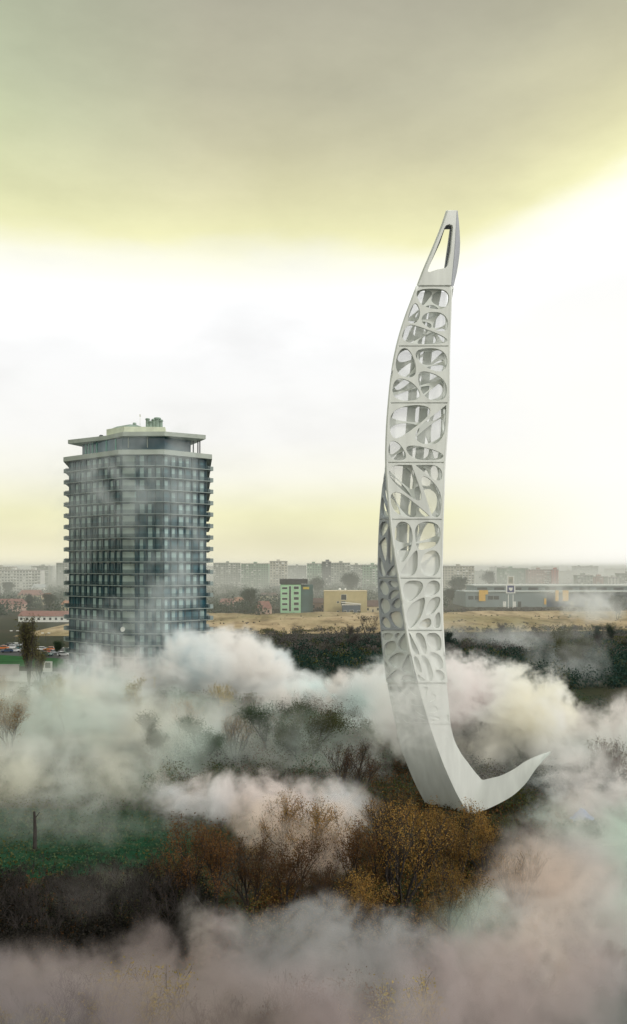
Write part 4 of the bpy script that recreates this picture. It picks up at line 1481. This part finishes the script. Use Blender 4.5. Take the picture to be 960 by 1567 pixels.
# ------------------------------------------------------------------ smoke and haze as density grids
LAT = [RNG.random((32, 32, 32)).astype(np.float32) * 2 - 1 for _ in range(3)]


def vnoise(x, y, z, k=0):
    A = LAT[k % 3]
    xi, yi, zi = (np.floor(a).astype(np.int32) for a in (x, y, z))
    fx, fy, fz = x - xi, y - yi, z - zi
    fx, fy, fz = (f * f * (3 - 2 * f) for f in (fx, fy, fz))
    x0, x1, y0, y1, z0, z1 = xi & 31, (xi + 1) & 31, yi & 31, (yi + 1) & 31, zi & 31, (zi + 1) & 31
    a = A[x0, y0, z0] * (1 - fx) + A[x1, y0, z0] * fx
    b = A[x0, y1, z0] * (1 - fx) + A[x1, y1, z0] * fx
    c = A[x0, y0, z1] * (1 - fx) + A[x1, y0, z1] * fx
    d = A[x0, y1, z1] * (1 - fx) + A[x1, y1, z1] * fx
    a = a * (1 - fy) + b * fy
    c = c * (1 - fy) + d * fy
    return a * (1 - fz) + c * fz


def fbm(x, y, z, o=5, k=0, gain=.55):
    s, a, t_ = 0, 1., 0
    for i in range(o):
        s = s + a * vnoise(x + 17.3 * i, y + 5.1 * i, z + 9.7 * i, k + i)
        t_ += a
        a *= gain
        x, y, z = x * 2.03, y * 2.03, z * 2.03
    return s / t_


def volume_object(name, D, lo, hi, nn, color, aniso, label, tint=None, tscale=12.):
    me = bpy.data.meshes.new(name)
    me.vertices.add(D.size)
    me.attributes.new('d', 'FLOAT', 'POINT').data.foreach_set('value', np.ascontiguousarray(D, np.float32).ravel())
    ob = link(bpy.data.objects.new(name, me))
    tag(ob, label, kind='stuff')
    m = bpy.data.materials.new(name)
    m.use_nodes = True
    nt = m.node_tree
    nt.nodes.clear()
    out = nt.nodes.new('ShaderNodeOutputMaterial')
    v = nt.nodes.new('ShaderNodeVolumePrincipled')
    v.inputs['Color'].default_value = (*color, 1)
    v.inputs['Density'].default_value = 1
    v.inputs['Anisotropy'].default_value = aniso
    if tint:
        tcv = nt.nodes.new('ShaderNodeTexCoord')
        nz = nt.nodes.new('ShaderNodeTexNoise')
        nz.inputs['Scale'].default_value = 1 / tscale
        nz.inputs['Detail'].default_value = 0
        nt.links.new(tcv.outputs['Object'], nz.inputs[0])
        r_ = nt.nodes.new('ShaderNodeValToRGB')
        el = r_.color_ramp.elements
        el[0].position, el[0].color = .36, (*tint[0], 1)
        el[1].position, el[1].color = .64, (*tint[1], 1)
        el.new(.5).color = (*color, 1)
        nt.links.new(nz.outputs[0], r_.inputs[0])
        nt.links.new(r_.outputs[0], v.inputs['Color'])
    nt.links.new(v.outputs[0], out.inputs['Volume'])
    g = bpy.data.node_groups.new(name, 'GeometryNodeTree')
    g.interface.new_socket('Geometry', in_out='INPUT', socket_type='NodeSocketGeometry')
    g.interface.new_socket('Geometry', in_out='OUTPUT', socket_type='NodeSocketGeometry')
    N, L = g.nodes.new, g.links.new
    gi, go, pos = N('NodeGroupInput'), N('NodeGroupOutput'), N('GeometryNodeInputPosition')

    def vec(op, src, val=None):
        q = N('ShaderNodeVectorMath')
        q.operation = op
        L(src, q.inputs[0])
        if val is not None:
            q.inputs[1].default_value = [float(a) for a in val]
        return q.outputs[0]

    p = vec('FLOOR', vec('ADD', vec('MULTIPLY', vec('SUBTRACT', pos.outputs[0], lo), [(nn[i] - 1) / (hi[i] - lo[i]) for i in range(3)]), (.5, .5, .5)))
    sx = N('ShaderNodeSeparateXYZ')
    L(p, sx.inputs[0])

    def im(op, a, b):
        q = N('FunctionNodeIntegerMath')
        q.operation = op
        for i, vv_ in enumerate((a, b)):
            if isinstance(vv_, int):
                q.inputs[i].default_value = vv_
            else:
                L(vv_, q.inputs[i])
        return q.outputs[0]

    idx = im('ADD', im('MULTIPLY', im('ADD', im('MULTIPLY', sx.outputs[0], int(nn[1])), sx.outputs[1]), int(nn[2])), sx.outputs[2])
    na = N('GeometryNodeInputNamedAttribute')
    na.data_type = 'FLOAT'
    na.inputs[0].default_value = 'd'
    si = N('GeometryNodeSampleIndex')
    si.data_type = 'FLOAT'
    si.domain = 'POINT'
    L(gi.outputs[0], si.inputs['Geometry'])
    L(na.outputs[0], si.inputs['Value'])
    L(idx, si.inputs['Index'])
    vc = N('GeometryNodeVolumeCube')
    L(si.outputs[0], vc.inputs['Density'])
    vc.inputs['Min'].default_value = [float(q) for q in lo]
    vc.inputs['Max'].default_value = [float(q) for q in hi]
    for i, ax in enumerate('XYZ'):
        vc.inputs['Resolution ' + ax].default_value = int(nn[i])
    sm = N('GeometryNodeSetMaterial')
    sm.inputs['Material'].default_value = m
    L(vc.outputs[0], sm.inputs[0])
    L(sm.outputs[0], go.inputs[0])
    ob.modifiers.new('density_grid', 'NODES').node_group = g
    return ob


def smoke(label, puffs, vox, sigma, color, scale=9., amp=1., soft=.4, thr=0., warp=.75, aniso=.0, off=0., tint=None, pw=1., octv=6):
    """A bank of smoke: puffs (x, y, z, rx, ry, rz, strength) broken up by warped noise."""
    P = np.array(puffs, np.float32)
    lo = (P[:, :3] - P[:, 3:6] * 1.3).min(0)
    hi = (P[:, :3] + P[:, 3:6] * 1.3).max(0)
    lo[2] = max(lo[2], -.6)
    nn = np.maximum(10, np.ceil((hi - lo) / vox)).astype(int) + 1
    ax = [np.linspace(lo[i], hi[i], nn[i], dtype=np.float32) for i in range(3)]
    X, Y, Z = np.meshgrid(*ax, indexing='ij')
    xs, ys, zs = X / scale + off, Y / scale, Z / scale
    ws = [0, 0, 0]
    for k_, (fr, am) in enumerate(((.8, 1.0), (1.9, .5), (4.1, .24), (8.7, .11))):
        for i_ in range(3):
            ws[i_] = ws[i_] + vnoise(xs * fr + 9 * i_ + k_, ys * fr + 4 * k_, zs * fr + 7 * i_, i_) * warp * am
    wx, wy, wz = ws
    f = np.full(X.shape, -9, np.float32)
    st_ = np.zeros(X.shape, np.float32)
    for p in P:
        d = 1 - np.sqrt(((X - p[0]) / p[3]) ** 2 + ((Y - p[1]) / p[4]) ** 2 + ((Z - p[2]) / p[5]) ** 2)
        st_ = np.where(d > f, p[6], st_)
        f = np.maximum(f, d)
    n1 = fbm(xs + wx, ys + wy, zs + wz, octv, 0, .62)
    n2 = .34 - np.abs(fbm(xs * 1.9 + wx * 1.4, ys * 1.9 + wy * 1.4, zs * 1.9 + wz * 1.4, 5, 1, .62)) * 1.9
    nz_ = .6 * n1 + .5 * n2
    D = np.clip((f + amp * nz_ - thr) / soft, 0, 1) ** pw
    D *= np.clip((f + .34) / .34, 0, 1) ** 1.3 * st_
    D *= np.clip(.55 + 1.6 * n2, .12, 1.25)
    D *= sigma
    return volume_object('smoke', D, lo, hi, nn, color, aniso, label, tint)


def pf(px, py, Y, r, rz=None, ry=None, s_=1.):
    c = at(px, py, Y)
    k = Y / FP
    return (*c, r * k, (ry if ry else r * k), (rz if rz else r) * k, s_)


WHITE = (.988, .994, .998)
smoke('white smoke bank rolling around the foot of the hotel', [
    pf(60, 1085, 200, 90, 52, 14, .3), pf(140, 1055, 205, 75, 64, 12, .5), pf(215, 1055, 208, 75, 68, 12, .6), pf(285, 1035, 208, 62, 66, 12), pf(345, 1025, 206, 66, 64, 12), pf(400, 1040, 203, 56, 54, 12), pf(455, 1072, 198, 60, 44, 12)],
    .42, .42, WHITE, 7.5, 1.5, .5, .1, tint=((.994, .970, .955), (.93, .975, .998)))
smoke('white billowing smoke between the hotel and the lattice tower', [
    pf(470, 1090, 185, 70, 52, 10), pf(540, 1085, 175, 62, 54, 9), pf(590, 1066, 165, 58, 58, 8), pf(560, 1130, 160, 70, 46, 8, .7), pf(430, 1100, 180, 50, 46, 8, .6)],
    .36, .48, WHITE, 6.2, 1.5, .45, .1, off=5, tint=((.992, .94, .915), (.91, .985, .98)))
smoke('big white smoke puff behind the lower tower shaft', [
    pf(650, 1072, 128, 80, 78, 6), pf(715, 1068, 126, 85, 72, 7), pf(785, 1082, 124, 88, 74, 7), pf(830, 1112, 122, 62, 70, 6), pf(770, 1130, 122, 70, 50, 5, .5), pf(625, 1085, 128, 65, 74, 5)],
    .24, .85, (.990, .988, .982), 4.6, 1.5, .42, .1, off=11, tint=((.995, .975, .91), (.985, .95, .95)))
smoke('thin veil of smoke drifting across the front of the tower', [
    pf(606, 1068, 99, 54, 64, 2.4), pf(665, 1052, 99, 57, 60, 2.4, .7), pf(640, 1110, 99, 60, 54, 2.4, .5)],
    .2, .52, (.99, .99, .985), 3.5, 1.1, .6, .02, off=3)
smoke('pale yellow and green fog over the left trees', [
    pf(40, 1125, 145, 140, 90, 16), pf(150, 1110, 145, 130, 84, 16), pf(240, 1125, 142, 100, 70, 14, .8), pf(60, 1195, 118, 130, 66, 12), pf(170, 1195, 116, 120, 58, 12, .9), pf(270, 1140, 125, 80, 56, 9, .6)],
    .5, .15, (.975, .985, .955), 10, 1.35, .8, -.12, off=19, tint=((.99, .965, .86), (.88, .985, .94)))
smoke('grey haze of smoke in the middle gap', [
    pf(330, 1130, 138, 140, 70, 12), pf(470, 1160, 128, 130, 72, 12), pf(770, 1190, 118, 120, 74, 6, .7), pf(880, 1160, 120, 110, 74, 8)],
    .5, .11, (.95, .97, .955), 8, 1.3, .9, -.05, off=23, tint=((.97, .93, .89), (.88, .96, .92)))
smoke('white smoke streak curling in front of the meadow trees', [
    pf(290, 1220, 104, 72, 42, 5, .8), pf(355, 1215, 102, 64, 42, 5), pf(410, 1218, 101, 58, 40, 5), pf(460, 1238, 100, 60, 44, 5), pf(515, 1238, 99, 54, 48, 4, .8)],
    .22, .55, (.955, .945, .965), 4.2, 1.5, .55, .12, off=31, tint=((.98, .90, .885), (.89, .93, .985)))
smoke('pinkish smoke over the orange trees in the middle', [
    pf(430, 1270, 86, 70, 48, 3), pf(470, 1305, 82, 70, 48, 3), pf(520, 1255, 90, 64, 56, 3, .7), pf(405, 1250, 90, 60, 40, 3, .7)],
    .22, .55, (.985, .86, .78), 4, 1.5, .8, .02, off=37)
smoke('white smoke cloud at the right edge', [
    pf(905, 1135, 125, 58, 50, 7), pf(945, 1150, 122, 62, 66, 7), pf(985, 1130, 120, 62, 66, 7), pf(890, 1190, 112, 64, 54, 6, .6), pf(950, 1230, 105, 84, 64, 6, .7), pf(860, 1240, 104, 64, 54, 5, .6)],
    .27, .5, (.985, .985, .975), 5, 1.5, .55, .08, off=41, tint=((.985, .94, .93), (.88, .96, .97)))
smoke('thin blue-white wisps rising over the right part of the field', [
    pf(905, 925, 420, 52, 27, 26, .9), pf(850, 905, 560, 28, 16, 20, .5), pf(800, 985, 300, 28, 40, 12, .6), pf(760, 975, 320, 64, 20, 16, .5), pf(890, 1010, 220, 50, 70, 10, .5), pf(840, 1005, 240, 38, 56, 10, .5), pf(700, 970, 330, 54, 26, 14, .5)],
    1.0, .075, (.96, .98, .99), 13, 1.7, .8, .15, warp=1.0, off=47)
smoke('thin smoke added over the hotel front, standing in for its pale reflection and haze', [  # added veil: stands in for the whitish sky reflection on the glass
    pf(272, 860, 216, 46, 120, 4), pf(268, 750, 216, 38, 110, 4, .8), pf(200, 735, 217, 110, 90, 4, .7), pf(130, 770, 222, 60, 110, 3, .6), pf(200, 960, 213, 120, 50, 4, .9), pf(245, 930, 215, 50, 60, 4, .8)],
    1.0, .125, (.93, .98, 1.0), 12, 1.2, .9, -.05, off=49)
smoke('mauve-grey smoke rolling over the lower right', [
    pf(880, 1320, 78, 120, 80, 6), pf(960, 1300, 84, 120, 96, 8), pf(830, 1385, 70, 110, 80, 5), pf(760, 1430, 64, 100, 70, 5, .8), pf(930, 1420, 66, 130, 90, 6), pf(850, 1480, 58, 130, 84, 5)],
    .27, .30, (.86, .82, .82), 5.5, 1.5, .7, .03, off=53, tint=((.92, .79, .72), (.74, .87, .79)))
smoke('dark mauve smoke bank along the bottom left', [
    pf(40, 1545, 52, 130, 84, 4), pf(130, 1530, 52, 110, 84, 4), pf(215, 1505, 53, 85, 78, 4), pf(290, 1550, 52, 100, 70, 4)],
    .2, .42, (.48, .425, .445), 4.2, 1.3, .6, .08, off=59, tint=((.49, .42, .41), (.43, .43, .45)))
smoke('pale mauve smoke bank along the bottom middle', [
    pf(345, 1455, 58, 66, 60, 3), pf(420, 1475, 57, 84, 74, 4), pf(500, 1455, 57, 94, 78, 4), pf(590, 1465, 57, 94, 70, 4), pf(670, 1500, 55, 94, 70, 4), pf(760, 1500, 55, 90, 66, 4)],
    .2, .44, (.68, .60, .61), 4.2, 1.4, .6, .08, off=67, tint=((.69, .59, .55), (.59, .585, .60)))
smoke('thin near smoke lying over the lowest tree tops on the left', [
    pf(30, 1585, 37, 200, 116, 3), pf(200, 1585, 37, 180, 110, 3), pf(380, 1580, 37, 150, 116, 3)],
    .22, .52, (.485, .425, .44), 3.5, 1.2, .8, .0, off=77, tint=((.49, .42, .40), (.42, .42, .44)))
smoke('thin near smoke lying over the lowest tree tops on the right', [
    pf(520, 1575, 38, 150, 116, 3), pf(660, 1570, 38, 180, 116, 3), pf(800, 1560, 38, 180, 126, 3), pf(940, 1540, 38, 180, 140, 3)],
    .22, .52, (.66, .575, .58), 3.5, 1.2, .8, .0, off=81, tint=((.64, .55, .52), (.56, .57, .58)))
smoke('small grey puff of smoke beside the dark rusty tree', [
    pf(310, 1420, 66, 40, 50, 2.5), pf(355, 1418, 66, 36, 38, 2.5, .8), pf(140, 1375, 70, 74, 44, 3, .15), pf(175, 1355, 72, 54, 38, 3, .15)],
    .2, .26, (.80, .74, .70), 3, 1.6, .6, .15, off=71)
smoke('faint smoke lying over the near meadow', [
    pf(150, 1262, 92, 120, 34, 6), pf(260, 1255, 92, 80, 40, 5), pf(50, 1255, 95, 90, 50, 6), pf(390, 1340, 78, 70, 60, 4, .8)],
    .4, .05, (.94, .92, .90), 5, 1.6, .9, .1, off=73)

# distance haze over the town
nn = (8, 110, 22)
lo, hi = (-3200, 330, -2), (3200, 5800, 61)
Yg = np.linspace(lo[1], hi[1], nn[1])[None, :, None]
Zg = np.linspace(lo[2], hi[2], nn[2])[None, None, :]
D = np.ones(nn) * (.35 + .65 * np.clip((Yg - 330) / 500, 0, 1)) * np.clip((42 - Zg) / 28, 0, 1) * .0016
volume_object('haze', D, lo, hi, nn, (.99, .995, .972), .45, 'pale distance haze over the town')

# ------------------------------------------------------------------ render settings
S.view_settings.view_transform = 'Standard'
S.view_settings.look = 'None'
S.view_settings.exposure = 0
S.render.film_transparent = False
c = S.cycles
c.use_denoising = True
c.max_bounces = 12
c.diffuse_bounces = 3
c.glossy_bounces = 2
c.transmission_bounces = 4
c.transparent_max_bounces = 16
c.volume_bounces = 10
c.volume_step_rate = 1.5
c.volume_max_steps = 512
